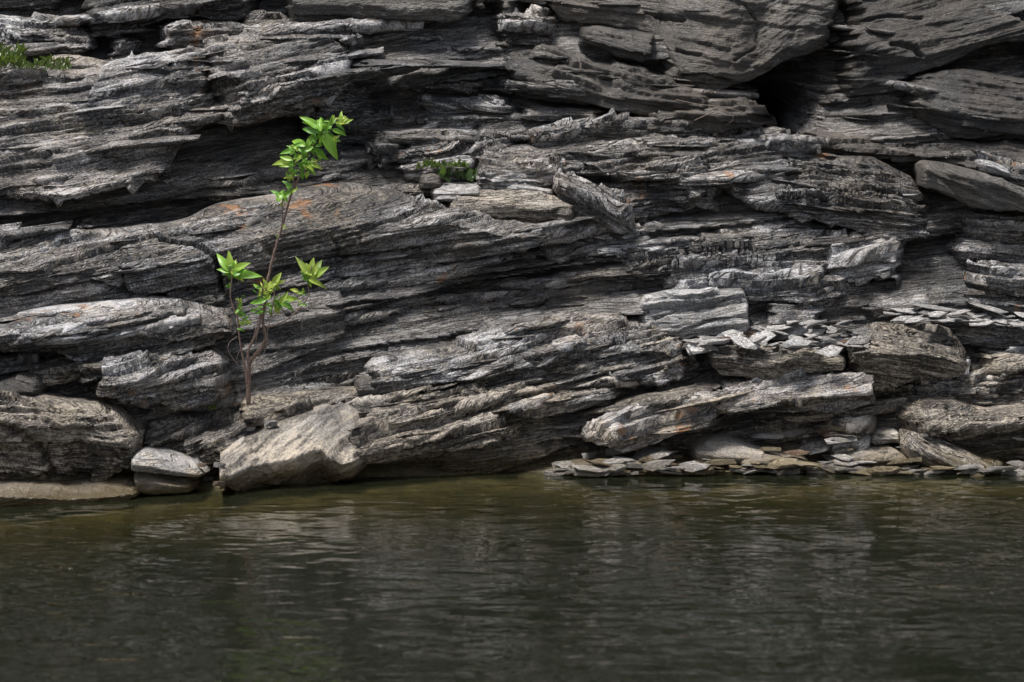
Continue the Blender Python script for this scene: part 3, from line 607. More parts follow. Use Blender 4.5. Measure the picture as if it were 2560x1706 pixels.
boulder([(1183, 425, 440, 455), (1200, 392, 430, 462), (1240, 368, 425, 468), (1310, 366, 425, 466), (1380, 382, 425, 460), (1418, 428, 440, 450)],
        'pale rounded block beside the small green herbs on the upper shelf', 'rock block', 'rock_block', off=-.12, dip=-4, kt=1.2, mat='rock', A=1.0)
boulder([(1112, 515, 525, 535), (1150, 492, 512, 540), (1225, 476, 515, 550), (1300, 474, 520, 556), (1380, 490, 525, 556), (1444, 528, 535, 545)],
        'wedge slab with orange lichen on the whale-backed ledge', 'rock slab', 'rock_slab', off=-.16, dip=-2, kt=.9, mat='tan', A=.5)
boulder([(1376, 452, 462, 500), (1400, 450, 475, 522), (1470, 472, 505, 550), (1530, 495, 525, 566), (1580, 535, 550, 570), (1592, 555, 562, 568)],
        'grey slab tilted down to the right beside the orange-lichened wedge', 'rock slab', 'rock_slab', off=-.13, dip=-22, kt=1.1, mat='rock', A=.8)
boulder([(1040, 446, 460, 470), (1080, 440, 458, 472), (1115, 450, 462, 472)], 'dark chunk at the left end of the stones below the herbs', 'stone', 'stone', off=-.12, mat='slab', A=.3, lump=.5)
boulder([(1070, 478, 484, 492), (1120, 462, 480, 494), (1190, 464, 480, 492), (1216, 474, 480, 486)], 'light grey flat stone just below the herbs', 'stone', 'stone', off=-.15, kt=1.5, mat='pale', A=.3, lump=.4)
boulder([(1076, 492, 498, 504), (1120, 485, 496, 506), (1165, 492, 498, 503)], 'thin grey plate under the light flat stone by the herbs', 'stone', 'stone', off=-.16, kt=1.5, mat='pale', A=.3, lump=.4)
boulder([(1250, 468, 474, 482), (1300, 458, 472, 484), (1380, 476, 484, 492), (1395, 486, 489, 493)], 'white flat slab on top of the orange-lichened wedge', 'stone', 'stone', off=-.12, kt=1.5, dip=-8, mat='pale', A=.3, lump=.4)
boulder([(1586, 790, 800, 815), (1610, 752, 800, 838), (1680, 738, 806, 852), (1760, 730, 800, 850), (1862, 726, 790, 838), (1880, 775, 795, 820)],
        'pale flat-faced block standing on the shelf above the rubble', 'rock block', 'rock_block', off=-.12, dip=6, kt=.5, kb=.1, mat='pale', A=.75, lump=.9, ends=(20, 8), cracks=[([(1620, 800), (1700, 770), (1790, 760)], 2.5, .02), ([(1700, 830), (1800, 800), (1870, 790)], 2.5, .02)])
boulder([(1765, 880, 890, 902), (1800, 868, 890, 925), (1880, 870, 905, 942), (1960, 880, 912, 948), (2050, 888, 912, 940), (2124, 908, 916, 924)],
        'lens-shaped brownish slab lying in front of the rubble', 'rock slab', 'rock_slab', off=-.2, dip=-4, kt=.8, kb=.4, mat='tan', A=.5)
boulder([(2135, 885, 905, 925), (2150, 850, 890, 940), (2185, 822, 885, 952), (2280, 818, 890, 956), (2380, 826, 900, 945), (2425, 885, 915, 935), (2438, 900, 914, 925)],
        'large brown block with a stepped face at the right of the rubble', 'rock block', 'rock_block', off=-.18, dip=-9, kt=1.2, kb=.6, mat='tan', A=.65, lump=.6, ends=(24, 30), seed=4243)
boulder([(2304, 418, 430, 458), (2318, 407, 424, 468), (2395, 424, 442, 502), (2418, 430, 449, 514), (2502, 450, 468, 522), (2560, 474, 488, 527), (2650, 505, 512, 532)],
        'large smooth grey slab tilted on the right upper shelf', 'rock slab', 'rock_slab', off=-.2, dip=-20, kt=1.0, kb=.12, mat='slab', A=.25, lump=.5, ends=(8, 8))
boulder([(2446, 402, 412, 424), (2480, 404, 420, 436), (2520, 424, 436, 446), (2540, 442, 446, 450)], 'small pale rock behind the tilted smooth slab', 'rock', 'rock', off=-.14, dip=-18, mat='pale', A=.4, lump=.5)
boulder([(103, 158, 166, 178), (150, 141, 160, 182), (220, 147, 168, 188), (276, 164, 172, 180)], 'small reddish slab behind the grass tuft', 'stone', 'stone', off=-.04, mat='tan', A=.5, lump=.5)
boulder([(880, 968, 980, 992), (905, 958, 978, 996), (945, 962, 978, 992), (962, 972, 980, 988)], 'small grey block on the long ledge right of the sapling', 'stone', 'stone', off=-.12, mat='slab', A=.3, lump=.4)
boulder([(595, 1046, 1050, 1056), (612, 1035, 1046, 1060), (640, 1036, 1048, 1060), (662, 1048, 1052, 1057)], 'small pale streaked stone left of the pale boulder', 'stone', 'stone', off=-.14, mat='tan', A=.4, lump=.4)

# ---- shore stones on the right
boulder([(1725, 1135, 1142, 1158), (1736, 1118, 1136, 1164), (1763, 1099, 1132, 1170), (1808, 1101, 1134, 1170), (1885, 1124, 1146, 1168), (1924, 1140, 1148, 1156)],
        'flat-topped greenish stone at the right waterline', 'stone', 'stone', off=-.1, dip=-8, kt=1.4, mat='sand', A=.35, lump=.6)
boulder([(1840, 1152, 1160, 1180), (1900, 1138, 1156, 1184), (1980, 1145, 1160, 1180), (2030, 1160, 1168, 1176)], 'low sandy slab right of the greenish stone', 'rock slab', 'rock_slab', off=-.12, kt=2.2, mat='sand', A=.3, lump=.5)
boulder([(2100, 1158, 1162, 1170), (2119, 1144, 1156, 1176), (2168, 1126, 1150, 1178), (2227, 1124, 1150, 1178), (2267, 1144, 1160, 1178), (2290, 1166, 1170, 1176)], 'ochre slab with dark grooves beside the tilted wedge at the waterline', 'rock slab', 'rock_slab', off=-.06, dip=8, kt=1.2, mat='sand', A=.7, lump=.7)
boulder([(2262, 1100, 1120, 1136), (2272, 1093, 1122, 1150), (2335, 1093, 1145, 1186), (2402, 1133, 1165, 1190), (2450, 1150, 1175, 1190), (2522, 1168, 1178, 1188)], 'long tilted wedge slab sliding into the water at right', 'rock slab', 'rock_slab', off=-.14, dip=-24, kt=1.3, kb=.4, mat='rock', A=.5, lump=.6)
boulder([(1420, 1168, 1174, 1185), (1480, 1160, 1172, 1190), (1560, 1158, 1172, 1192), (1700, 1162, 1176, 1196), (1800, 1168, 1178, 1194), (1850, 1176, 1180, 1188)], 'submerged sandy slab along the right waterline', 'rock slab', 'rock_slab', off=-.12, kt=3.0, mat='sand', A=.3, lump=.4)
boulder([(1586, 1146, 1150, 1158), (1600, 1134, 1148, 1162), (1660, 1130, 1148, 1164), (1695, 1152, 1156, 1162)], 'pinkish white slab among the shore stones', 'stone', 'stone', off=-.06, kt=1.6, mat='pale', A=.2, lump=.3)
boulder([(2070, 1112, 1118, 1126), (2090, 1095, 1114, 1136), (2140, 1082, 1108, 1138), (2180, 1090, 1110, 1128), (2190, 1108, 1114, 1120)], 'rough pale stone in the middle of the shore rubble', 'stone', 'stone', off=-.02, dip=14, mat='pale', A=.8, lump=.7)
boulder([(2165, 1100, 1106, 1114), (2190, 1082, 1100, 1116), (2240, 1080, 1098, 1114), (2266, 1096, 1104, 1112)], 'light grey slab left of the tilted wedge', 'stone', 'stone', off=-.02, dip=-6, kt=1.5, mat='pale', A=.4, lump=.5)

# ------------------------------------------------------------------ river bed, bank and water
def bed():
    xs = np.concatenate([np.linspace(-9, -2.9, 40), np.linspace(-2.8, 2.8, 220), np.linspace(2.9, 9, 40)]); ys = np.concatenate([np.linspace(-40, -2.2, 30), np.linspace(-2.1, 1.2, 130)])
    X, Yv = np.meshgrid(xs, ys)
    px = 1280 + X / MM
    d = Yv - shoreY(px)
    Z = np.where(d > 0, d * 0.16, np.where(d > -0.5, d * 0.22, -0.11 + (d + 0.5) * 0.5))
    Z = np.maximum(Z, -1.1) + 0.03 * fbm(X / 0.25, Yv / 0.25, 77, 4) + 0.03 * noise(X / 0.8, Yv / 0.8, 78)
    me = grid_mesh('riverbed', X, Yv, Z, M['bed'])
    o = bpy.data.objects.new('riverbed', me); COL.objects.link(o)
    tag(o, 'olive brown stony river bed and bank under the cliff', kind='structure')
    near = Z > -0.02
    splat(X[near], Yv[near], Z[near])
m = bpy.data.materials.new('bed'); m.use_nodes = True; nt = m.node_tree
g = nd(nt, 'ShaderNodeNewGeometry')
n1 = noisen(nt, g.outputs['Position'], 9, 5, 0.65); n2 = noisen(nt, g.outputs['Position'], 45, 4, 0.7)
c = ramp(nt, mathn(nt, 'ADD', mathn(nt, 'MULTIPLY', n1, 0.6), mathn(nt, 'MULTIPLY', n2, 0.4)), [(0.36, (0.03, 0.026, 0.013)), (0.52, (0.10, 0.08, 0.038)), (0.68, (0.24, 0.19, 0.10))])
nt.links.new(c, nt.nodes['Principled BSDF'].inputs['Base Color']); nt.nodes['Principled BSDF'].inputs['Roughness'].default_value = 0.7
M['bed'] = m
bed()

def water():
    bm = bmesh.new()
    bmesh.ops.create_grid(bm, x_segments=1, y_segments=1, size=1)
    for v in bm.verts: v.co = Vector((v.co.x * 9, -19.4 + v.co.y * 20.6, 0))
    r = bmesh.ops.extrude_face_region(bm, geom=list(bm.faces))
    for e in r['geom']:
        if isinstance(e, bmesh.types.BMVert): e.co.z = -1.5
    bmesh.ops.recalc_face_normals(bm, faces=bm.faces)
    me = bpy.data.meshes.new('water'); bm.to_mesh(me); bm.free()
    m = bpy.data.materials.new('water'); m.use_nodes = True; nt = m.node_tree; lk = nt.links.new
    nt.nodes.remove(nt.nodes['Principled BSDF'])
    out = nt.nodes['Material Output']
    g = nd(nt, 'ShaderNodeNewGeometry')
    mp = nd(nt, 'ShaderNodeMapping'); lk(g.outputs['Position'], mp.inputs[0]); mp.inputs['Scale'].default_value = (0.7, 0.9, 1)
    mp.inputs['Rotation'].default_value = (0, 0, 0.2)
    a = noisen(nt, mp.outputs[0], 8, 1, 0.5, 0.4); b = noisen(nt, mp.outputs[0], 24, 2, 0.5, 0.4); d = noisen(nt, mp.outputs[0], 2.2, 2, 0.5, 0.3)
    h = mathn(nt, 'ADD', mathn(nt, 'MULTIPLY', a, 0.0095), mathn(nt, 'ADD', mathn(nt, 'MULTIPLY', b, 0.0014), mathn(nt, 'MULTIPLY', d, 0.010)))
    calm = ramp(nt, noisen(nt, g.outputs['Position'], 0.9, 2, 0.5, 0.5), [(0.36, 0.45), (0.62, 1.25)])
    h = mathn(nt, 'MULTIPLY', h, calm)
    bp = nd(nt, 'ShaderNodeBump'); bp.inputs['Strength'].default_value = 1.0; bp.inputs['Distance'].default_value = 1.0
    lk(h, bp.inputs['Height'])
    fr = nd(nt, 'ShaderNodeFresnel'); fr.inputs['IOR'].default_value = 1.33; lk(bp.outputs[0], fr.inputs['Normal'])
    gl = nd(nt, 'ShaderNodeBsdfGlossy'); gl.inputs['Roughness'].default_value = 0.0; lk(bp.outputs[0], gl.inputs['Normal'])
    tr = nd(nt, 'ShaderNodeBsdfTransparent'); tr.inputs['Color'].default_value = (0.9, 0.92, 0.86, 1)
    df = nd(nt, 'ShaderNodeBsdfDiffuse'); df.inputs['Color'].default_value = (0.07, 0.085, 0.045, 1)      # olive water tint, added to brighten it in place of stronger reflection
    m0 = nd(nt, 'ShaderNodeMixShader'); m0.inputs[0].default_value = 0.12; lk(tr.outputs[0], m0.inputs[1]); lk(df.outputs[0], m0.inputs[2])
    mx = nd(nt, 'ShaderNodeMixShader'); lk(fr.outputs[0], mx.inputs[0]); lk(m0.outputs[0], mx.inputs[1]); lk(gl.outputs[0], mx.inputs[2])
    lk(mx.outputs[0], out.inputs['Surface'])
    va = nd(nt, 'ShaderNodeVolumeAbsorption'); va.inputs['Color'].default_value = (0.55, 0.50, 0.25, 1); va.inputs['Density'].default_value = 6.5
    lk(va.outputs[0], out.inputs['Volume'])
    me.materials.append(m)
    o = bpy.data.objects.new('water', me); COL.objects.link(o)
    tag(o, 'dark rippled river water reflecting the cliff', kind='structure')
water()

# ------------------------------------------------------------------ shards and stones
def shard_mesh(seed, flat):
    r = random.Random(seed)
    bm = bmesh.new()
    n = r.choice([4, 4, 5, 5, 6]); el = r.uniform(.38, .75)
    for zz, sc in ((-.5, r.uniform(.8, 1.0)), (.5, r.uniform(.6, .95))):
        off = r.uniform(-.12, .12)
        for i in range(n):
            a = (i + r.uniform(-.35, .35)) / n * 2 * math.pi
            rad = r.uniform(.62, 1.0) * sc
            bm.verts.new((math.cos(a) * rad + off, math.sin(a) * rad * el, zz * flat * r.uniform(.8, 1.1)))
    bmesh.ops.convex_hull(bm, input=list(bm.verts))
    loose = [v for v in bm.verts if not v.link_faces]
    bmesh.ops.delete(bm, geom=loose, context='VERTS')
    bmesh.ops.bevel(bm, geom=list(bm.edges), offset=.014, segments=1, affect='EDGES')
    bmesh.ops.recalc_face_normals(bm, faces=bm.faces)
    me = bpy.data.meshes.new('stone'); bm.to_mesh(me); bm.free()
    return me
SHARDS = {}
for mk in ('shard', 'white', 'brown', 'olive'):
    SHARDS[mk] = []
    for i in range(9):
        me = shard_mesh(i * 3 + len(mk), (.09, .15, .5)[i % 3]); me.materials.append(M[mk]); SHARDS[mk].append(me)
def stone(px, py, size, mk='shard', tilt=.5, label=None, group=None, flatness=None, name='stone', cat='stone', rz=None, lift=0.0):
    me = random.choice(SHARDS[mk] if flatness is None else [SHARDS[mk][i] for i in range(9) if i % 3 == flatness])
    o = bpy.data.objects.new(name, me); COL.objects.link(o)
    p = on_surface(px, py)
    w = size * MM / 2
    o.location = p + Vector((0, -.35 * w - lift, w * .16))
    o.scale = (w, w * random.uniform(.7, 1.1), w)
    o.rotation_euler = (random.uniform(-.1, tilt), random.uniform(-.35, .35) * tilt, random.uniform(-.6, .6) if rz is None else rz)
    tag(o, label, cat, group, 'thing')
    return o
SEEN = {'shard': 'grey', 'white': 'whitish', 'brown': 'reddish brown', 'olive': 'olive brown'}
for i in range(165):
    t = random.random(); px = 1725 + 440 * t
    lo = np.interp(px, [1725, 1850, 1960, 2060, 2165], [885, 862, 868, 880, 900]); hi = np.interp(px, [1725, 1850, 1960, 2060, 2165], [850, 838, 815, 806, 806])
    sz = random.choice([30, 42, 60, 80, 104]) * random.uniform(.8, 1.2); mk = random.choices(['shard', 'white', 'brown'], [6, 7, .6])[0]
    where = 'under the pale flat-faced block' if px < 1870 else 'behind the lens-shaped slab' if px < 2040 else 'beside the large brown block'
    stone(px, random.uniform(hi, lo), sz, mk, .9, '%s %s slate shard in the shelf rubble %s' % ('small' if sz < 45 else 'large', SEEN[mk], where), 'slate shards in the shelf rubble', flatness=random.choice([0, 0, 1]), lift=random.uniform(0, .03), name='slate_shard', cat='slate shard')
for i in range(60):
    px = random.uniform(2215, 2560); py = np.interp(px, [2215, 2560], [792, 806]) + random.uniform(-14, 14); sz = random.uniform(30, 110); mk = random.choice(['shard', 'white', 'white'])
    stone(px, py, sz, mk, .5, '%s %s flake on the right-hand shelf among the thin plates' % ('small' if sz < 50 else 'large', SEEN[mk]), 'flakes on the right-hand shelf', flatness=0, lift=random.uniform(0, .02), name='slate_shard', cat='slate shard')
n_shore = 0
while n_shore < 270:
    px = random.uniform(1390, 2585)
    hi = np.interp(px, [1390, 1560, 1720, 1900, 2100, 2250, 2400, 2560], [1168, 1148, 1115, 1098, 1072, 1075, 1098, 1095]); lo = np.interp(px, [1390, 1900, 2560], [1188, 1186, 1190])
    py = lo - (lo - hi) * random.random() ** 1.6; sz = random.choice([26, 34, 46, 64, 90, 126]) * random.uniform(.8, 1.2); mk = random.choices(['shard', 'white', 'brown', 'olive'], [7, 3.5, 1.0, 5])[0]
    if (2265 < px < 2520 and 1092 < py < 1172) or (1725 < px < 1915 and 1098 < py < 1150) or (2115 < px < 2285 and 1126 < py < 1160): continue
    n_shore += 1
    where = 'left of the greenish stone' if px < 1730 else 'between greenish stone and ochre slab' if px < 2100 else 'around the tilted wedge'
    stone(px, py, sz, mk, .45, '%s %s flat stone on the right shore %s' % ('small' if sz < 50 else 'large', SEEN[mk], where), 'loose stones along the right shore', flatness=random.choice([0, 1, 1]))
stone(1470, 1143, 60, 'white', .3, 'left of two whitish lumps by the black hollow at the waterline', flatness=2)
stone(1532, 1133, 66, 'white', .3, 'right of two whitish lumps by the black hollow at the waterline', flatness=2)
stone(1400, 1162, 46, 'shard', .3, 'small grey stone at the left tip of the right shore', flatness=2)
stone(1690, 1146, 60, 'brown', .3, 'reddish brown stone beside the pinkish white slab', flatness=1)
stone(2155, 1162, 100, 'white', .15, 'flat white stone at the waterline below the shore rubble', flatness=0, rz=0.1)
stone(2272, 492, 62, 'white', .15, 'larger of two white stones on the right shelf', flatness=0, rz=0.1)
stone(2228, 492, 30, 'white', .15, 'smaller of two white stones on the right shelf', flatness=2)
stone(590, 1012, 24, 'brown', .2, 'small round pebble at the foot of the sapling', flatness=2)
stone(2270, 797, 64, 'white', .2, 'white flake on the right shelf under the thin plates', flatness=0, rz=.1)
stone(1108, 394, 30, 'brown', .3, 'small orange fragment above the herbs', flatness=0)
stone(1140, 425, 80, 'shard', .3, 'pinkish flat stone among the green herbs', flatness=0, rz=-.2)
stone(775, 970, 40, 'white', .3, 'white flake behind the long ledge right of the sapling', flatness=0)
stone(815, 965, 55, 'shard', .3, 'blue grey flake behind the long ledge right of the sapling', flatness=0)
for (px, py, s, mk, lb) in [(548, 1165, 44, 'shard', 'grey stone wedged left of the pale boulder, upper one'), (505, 1165, 36, 'brown', 'orange brown stone in the gap left of the pale boulder'),
                            (520, 1200, 40, 'shard', 'pale stone in the gap left of the pale boulder'), (550, 1212, 46, 'brown', 'purplish stone at the waterline left of the pale boulder'), (625, 1075, 34, 'white', 'bluish white chip above the pale boulder'), (680, 1062, 50, 'shard', 'grey chip lying against the back of the pale boulder')]:
    stone(px, py, s, mk, .3, lb, flatness=2)
for (px, py, s, lb) in [(2330, 782, 210, 'long thin slate plate on the right shelf, left one'), (2480, 782, 140, 'upper dark slate plate leaning at the right edge'), (2490, 795, 120, 'lower dark slate plate leaning at the right edge')]:
    o = stone(px, py, s, 'shard', .1, lb, flatness=0, name='slate_plate', cat='slate plate', rz=0)
    o.rotation_euler = (.25, .12 if px < 2400 else .24, 0); o.scale = (s * MM / 2, .09, .06)

# ------------------------------------------------------------------ plants
def leaf_material(name, c1, c2):
    m = bpy.data.materials.new(name); m.use_nodes = True; nt = m.node_tree; lk = nt.links.new
    b = nt.nodes['Principled BSDF']; out = nt.nodes['Material Output']
    oi = nd(nt, 'ShaderNodeObjectInfo'); tc = nd(nt, 'ShaderNodeTexCoord')
    n = noisen(nt, tc.outputs['Object'], 60, 3, .6)
    f = mathn(nt, 'ADD', mathn(nt, 'MULTIPLY', oi.outputs['Random'], .7), mathn(nt, 'MULTIPLY_ADD', n, .6, -.15), clamp=True)
    col = mixc(nt, f, c1, c2)
    sy = nd(nt, 'ShaderNodeSeparateXYZ'); lk(tc.outputs['Object'], sy.inputs[0])
    rib = ramp(nt, mathn(nt, 'ABSOLUTE', sy.outputs[1]), [(0.0, 1.0), (0.03, 0.0)])
    col = mixc(nt, mathn(nt, 'MULTIPLY', rib, .5), col, (0.34, 0.42, 0.12))
    blem = ramp(nt, noisen(nt, tc.outputs['Object'], 9, 3, .6), [(0.68, 0.0), (0.74, 1.0)])
    col = mixc(nt, mathn(nt, 'MULTIPLY', blem, .6), col, (0.2, 0.13, 0.04))
    lk(col, b.inputs['Base Color']); b.inputs['Roughness'].default_value = .42
    t = nd(nt, 'ShaderNodeBsdfTranslucent'); lk(mixc(nt, 1.0, col, (1.0, 1.0, .45), 'MULTIPLY'), t.inputs['Color'])
    mx = nd(nt, 'ShaderNodeMixShader'); mx.inputs[0].default_value = .35
    lk(b.outputs[0], mx.inputs[1]); lk(t.outputs[0], mx.inputs[2]); lk(mx.outputs[0], out.inputs['Surface'])
    return m
M['leaf'] = leaf_material('leaf', (0.09, 0.28, 0.03), (0.26, 0.50, 0.05))
M['yleaf'] = leaf_material('young_leaf', (0.26, 0.46, 0.05), (0.46, 0.52, 0.09))
M['grass'] = leaf_material('grass', (0.04, 0.10, 0.02), (0.15, 0.20, 0.06))
def bark(name, c1, c2):
    m = bpy.data.materials.new(name); m.use_nodes = True; nt = m.node_tree
    g = nd(nt, 'ShaderNodeNewGeometry'); n = noisen(nt, g.outputs['Position'], 120, 4, .7)
    nt.links.new(mixc(nt, n, c1, c2), nt.nodes['Principled BSDF'].inputs['Base Color']); nt.nodes['Principled BSDF'].inputs['Roughness'].default_value = .8
    bp = nd(nt, 'ShaderNodeBump'); bp.inputs['Distance'].default_value = .003; nt.links.new(n, bp.inputs['Height']); nt.links.new(bp.outputs[0], nt.nodes['Principled BSDF'].inputs['Normal'])
    return m
M['bark'] = bark('bark', (0.07, 0.045, 0.035), (0.30, 0.20, 0.16))
M['root'] = bark('dry_root', (0.08, 0.06, 0.05), (0.28, 0.22, 0.18))

def tube(name, pts, radii, mat, parent=None, sides=7):
    bm = bmesh.new(); rings = []
    pts = [Vector(p) for p in pts]
    for i, p in enumerate(pts):
        d = (pts[min(i + 1, len(pts) - 1)] - pts[max(i - 1, 0)]).normalized()
        u = d.cross(Vector((0, 1, 0.01))).normalized(); w = d.cross(u)
        rings.append([bm.verts.new(p + (u * math.cos(a) + w * math.sin(a)) * radii[i]) for a in [k * 2 * math.pi / sides for k in range(sides)]])
    for a, b in zip(rings[:-1], rings[1:]):
        for k in range(sides): bm.faces.new((a[k], a[(k + 1) % sides], b[(k + 1) % sides], b[k]))
    bm.faces.new(rings[0][::-1]); bm.faces.new(rings[-1])
    for f in bm.faces: f.smooth = True
    me = bpy.data.meshes.new(name); bm.to_mesh(me); bm.free(); me.materials.append(mat)
    o = bpy.data.objects.new(name, me); COL.objects.link(o); o.parent = parent
    return o
def smooth_path(pts, n=5):
    P = [Vector(p) for p in pts]; out = []
    for i in range(len(P) - 1):
        a, b, c, d = P[max(i - 1, 0)], P[i], P[i + 1], P[min(i + 2, len(P) - 1)]
        for k in range(n):
            t = k / n
            out.append(.5 * ((2 * b) + (c - a) * t + (2 * a - 5 * b + 4 * c - d) * t * t + (3 * b - a - 3 * c + d) * t ** 3))
    out.append(P[-1]); return out
LEAFM = []
def leaf_mesh(curl, fold, mat, asp, seed):
    r = random.Random(seed)
    bm = bmesh.new(); N = 9; rows = []
    ph = r.uniform(0, 6)
    for i in range(N + 1):
        t = i / N
        w = asp * .5 * (math.sin(math.pi * min(t ** .8, 1)) ** .85) * (1 - .25 * t) if 0 < i < N else 0.004
        zc = -curl * t * t
        row = []
        for k in (-1, -.5, 0, .5, 1):
            wav = .018 * math.sin(t * 9 + ph + k * 2) * abs(k)
            row.append(bm.verts.new((t * (1 - .12 * curl * t), k * w, zc + abs(k) * w * fold + wav + (.012 if k == 0 else 0) * -1)))
        rows.append(row)
    for a, b in zip(rows[:-1], rows[1:]):
        for k in range(4): bm.faces.new((a[k], a[k + 1], b[k + 1], b[k]))
    for f in bm.faces: f.smooth = True
    me = bpy.data.meshes.new('leaf'); bm.to_mesh(me); bm.free(); me.materials.append(mat)
    return me
for mk in ('leaf', 'yleaf'):
    for i in range(6): LEAFM.append((mk, leaf_mesh(random.uniform(.15, .85), random.uniform(.15, .5), M[mk], random.uniform(.34, .5), i)))

SAP_Y = depth_at(622, 1000) - 0.03
SAPX, SAPZ = unproj(622, 1008, SAP_Y)
sap = bpy.data.objects.new('sapling', None); COL.objects.link(sap)
sap.location = (float(SAPX), SAP_Y, float(SAPZ))
tag(sap, 'slender green-leaved sapling growing from a crack at the waterline ledge', 'sapling')
SAPW = Matrix.Translation(sap.location).inverted()
def sp(px, py, dy=0.0):
    Y = SAP_Y + dy - 0.03 * (1008 - py) / 730
    x, z = unproj(px, py, Y)
    return SAPW @ Vector((float(x), Y, float(z)))
def stem(name, pts, r0, r1, dy=0.0, mat='bark', wob=0.0):
    P = smooth_path([sp(p[0], p[1], p[2] if len(p) > 2 else dy) for p in pts])
    n = len(P)
    P = [p + Vector((random.uniform(-wob, wob), random.uniform(-wob, wob), 0)) for p in P]
    tube(name, P, [(r0 + (r1 - r0) * i / (n - 1)) * random.uniform(.88, 1.12) for i in range(n)], M[mat], sap)
stem('trunk', [(622, 1012), (622, 960), (623, 931), (624, 908), (637, 890), (655, 868), (664, 852), (663, 832), (657, 805), (658, 785), (663, 757), (668, 712), (674, 681), (685, 636), (694, 603), (704, 573), (713, 539), (728, 488), (740, 461), (757, 425), (767, 396), (791, 352), (815, 318), (851, 296)], .0092, .0022, wob=.0014)
stem('branch', [(623, 908), (619, 890), (624, 868), (635, 847), (645, 825), (650, 800), (652, 770), (655, 735), (661, 705)], .0068, .002, -.02)
stem('branch', [(617, 960), (613, 920), (604, 880), (598, 841), (594, 796), (586, 778), (578, 752), (576, 735), (578, 710), (580, 690), (574, 665)], .0045, .002, -.03)
stem('branch', [(660, 815), (680, 816), (713, 802), (735, 785), (752, 768), (766, 750), (773, 733), (769, 712), (774, 690), (780, 665)], .003, .0018, -.02)
stem('branch', [(672, 812), (676, 790), (683, 760), (686, 735), (684, 712), (690, 700)], .003, .0016, -.03)
stem('branch', [(704, 573), (706, 545), (706, 514), (708, 495)], .0028, .0018, -.015)
stem('branch', [(733, 471), (735, 440), (734, 405), (730, 385)], .0028, .0015, -.015)
stem('branch', [(596, 815), (594, 790), (592, 760), (593, 745)], .0022, .0014, -.03)
for pts in ([(660, 850), (650, 880), (652, 900)], [(655, 800), (640, 850), (646, 872)], [(657, 810), (668, 850), (660, 885), (654, 905)], [(640, 820), (632, 850), (640, 868)], [(772, 733), (774, 760), (757, 790), (754, 830)], [(735, 785), (732, 800), (716, 806), (700, 812)],
            [(592, 842), (572, 860), (572, 880), (585, 900), (598, 915)], [(672, 812), (668, 840), (676, 860)], [(712, 775), (710, 790), (709, 800)], [(648, 790), (638, 830), (632, 845)], [(598, 880), (592, 895), (594, 912)], [(581, 768), (570, 775), (566, 778)]):
    stem('rootlet', pts, .0016, .0008, -.035, 'root', .001)
def leaf(bx, by, tx, ty, kind='leaf', dy=-.02, ddy=None, wid=1.0):
    b = sp(bx, by, dy); L_ = math.hypot(tx - bx, ty - by) * MM
    ddy = random.uniform(-.35, .35) if ddy is None else ddy
    t = sp(tx, ty, dy + ddy * L_)
    d = (t - b); ln = d.length; d.normalize()
    up = Vector((random.uniform(-.3, .3), random.uniform(-1.3, -.8), random.uniform(.3, .8)))
    z = (up - d * up.dot(d)).normalized(); y = z.cross(d)
    mesh = random.choice([mm for k, mm in LEAFM if k == kind])
    o = bpy.data.objects.new('leaf', mesh); COL.objects.link(o); o.parent = sap
    mat = Matrix((d, y, z)).transposed().to_4x4()
    mat = mat @ Matrix.Diagonal((ln * 1.04, ln * wid * .98, ln, 1))
    mat.translation = b
    o.matrix_local = mat
def lv4(l): return [(500 + a * .2424, 260 + b * .2424, 500 + c * .2424, 260 + d * .2424, *r) for a, b, c, d, *r in l]
def lv5(l): return [(500 + a * .2806, 600 + b * .2806, 500 + c * .2806, 600 + d * .2806, *r) for a, b, c, d, *r in l]
TOP = lv4([(1230, 250, 1035, 105), (1290, 260, 1190, 150), (1290, 280, 1330, 180), (1350, 230, 1365, 115), (1440, 215, 1460, 75, 'yleaf'), (1430, 220, 1580, 145, 'yleaf'), (1400, 215, 1530, 245), (1360, 265, 1515, 305),
           (1270, 300, 1420, 560), (1260, 260, 1200, 350), (1360, 340, 1450, 400), (1250, 290, 1340, 270), (1210, 330, 1320, 400), (1160, 430, 1190, 290), (1090, 440, 905, 320), (1100, 450, 1160, 300), (1190, 380, 1230, 300),
           (980, 480, 810, 495), (1000, 470, 940, 395), (1060, 530, 910, 550, 'yleaf'), (930, 600, 760, 585), (900, 570, 830, 530), (960, 610, 840, 560), (1090, 520, 1060, 440), (1160, 460, 1340, 540), (1190, 510, 1335, 575),
           (1150, 470, 1190, 540), (1110, 560, 1040, 600), (1080, 590, 1190, 720), (1140, 620, 1265, 660), (1090, 620, 1180, 690), (1020, 640, 1090, 700), (960, 650, 890, 700), (970, 700, 910, 760, 'yleaf'), (980, 720, 920, 640), (950, 870, 850, 770), (960, 760, 850, 750, 'yleaf'),
           (840, 980, 740, 860), (850, 975, 965, 870), (985, 880, 1000, 850, 'yleaf'), (1090, 700, 1110, 790), (1040, 690, 1070, 790), (1150, 560, 1190, 600), (1120, 430, 1080, 500, 'yleaf'), (1000, 560, 960, 480), (1050, 500, 1000, 420),
           (870, 1020, 860, 960, 'yleaf'), (850, 1280, 870, 1230, 'yleaf'), (800, 1390, 790, 1350, 'yleaf'), (1290, 210, 1250, 140), (1330, 240, 1290, 190), (1380, 160, 1430, 130, 'yleaf'), (1470, 160, 1520, 110, 'yleaf')])
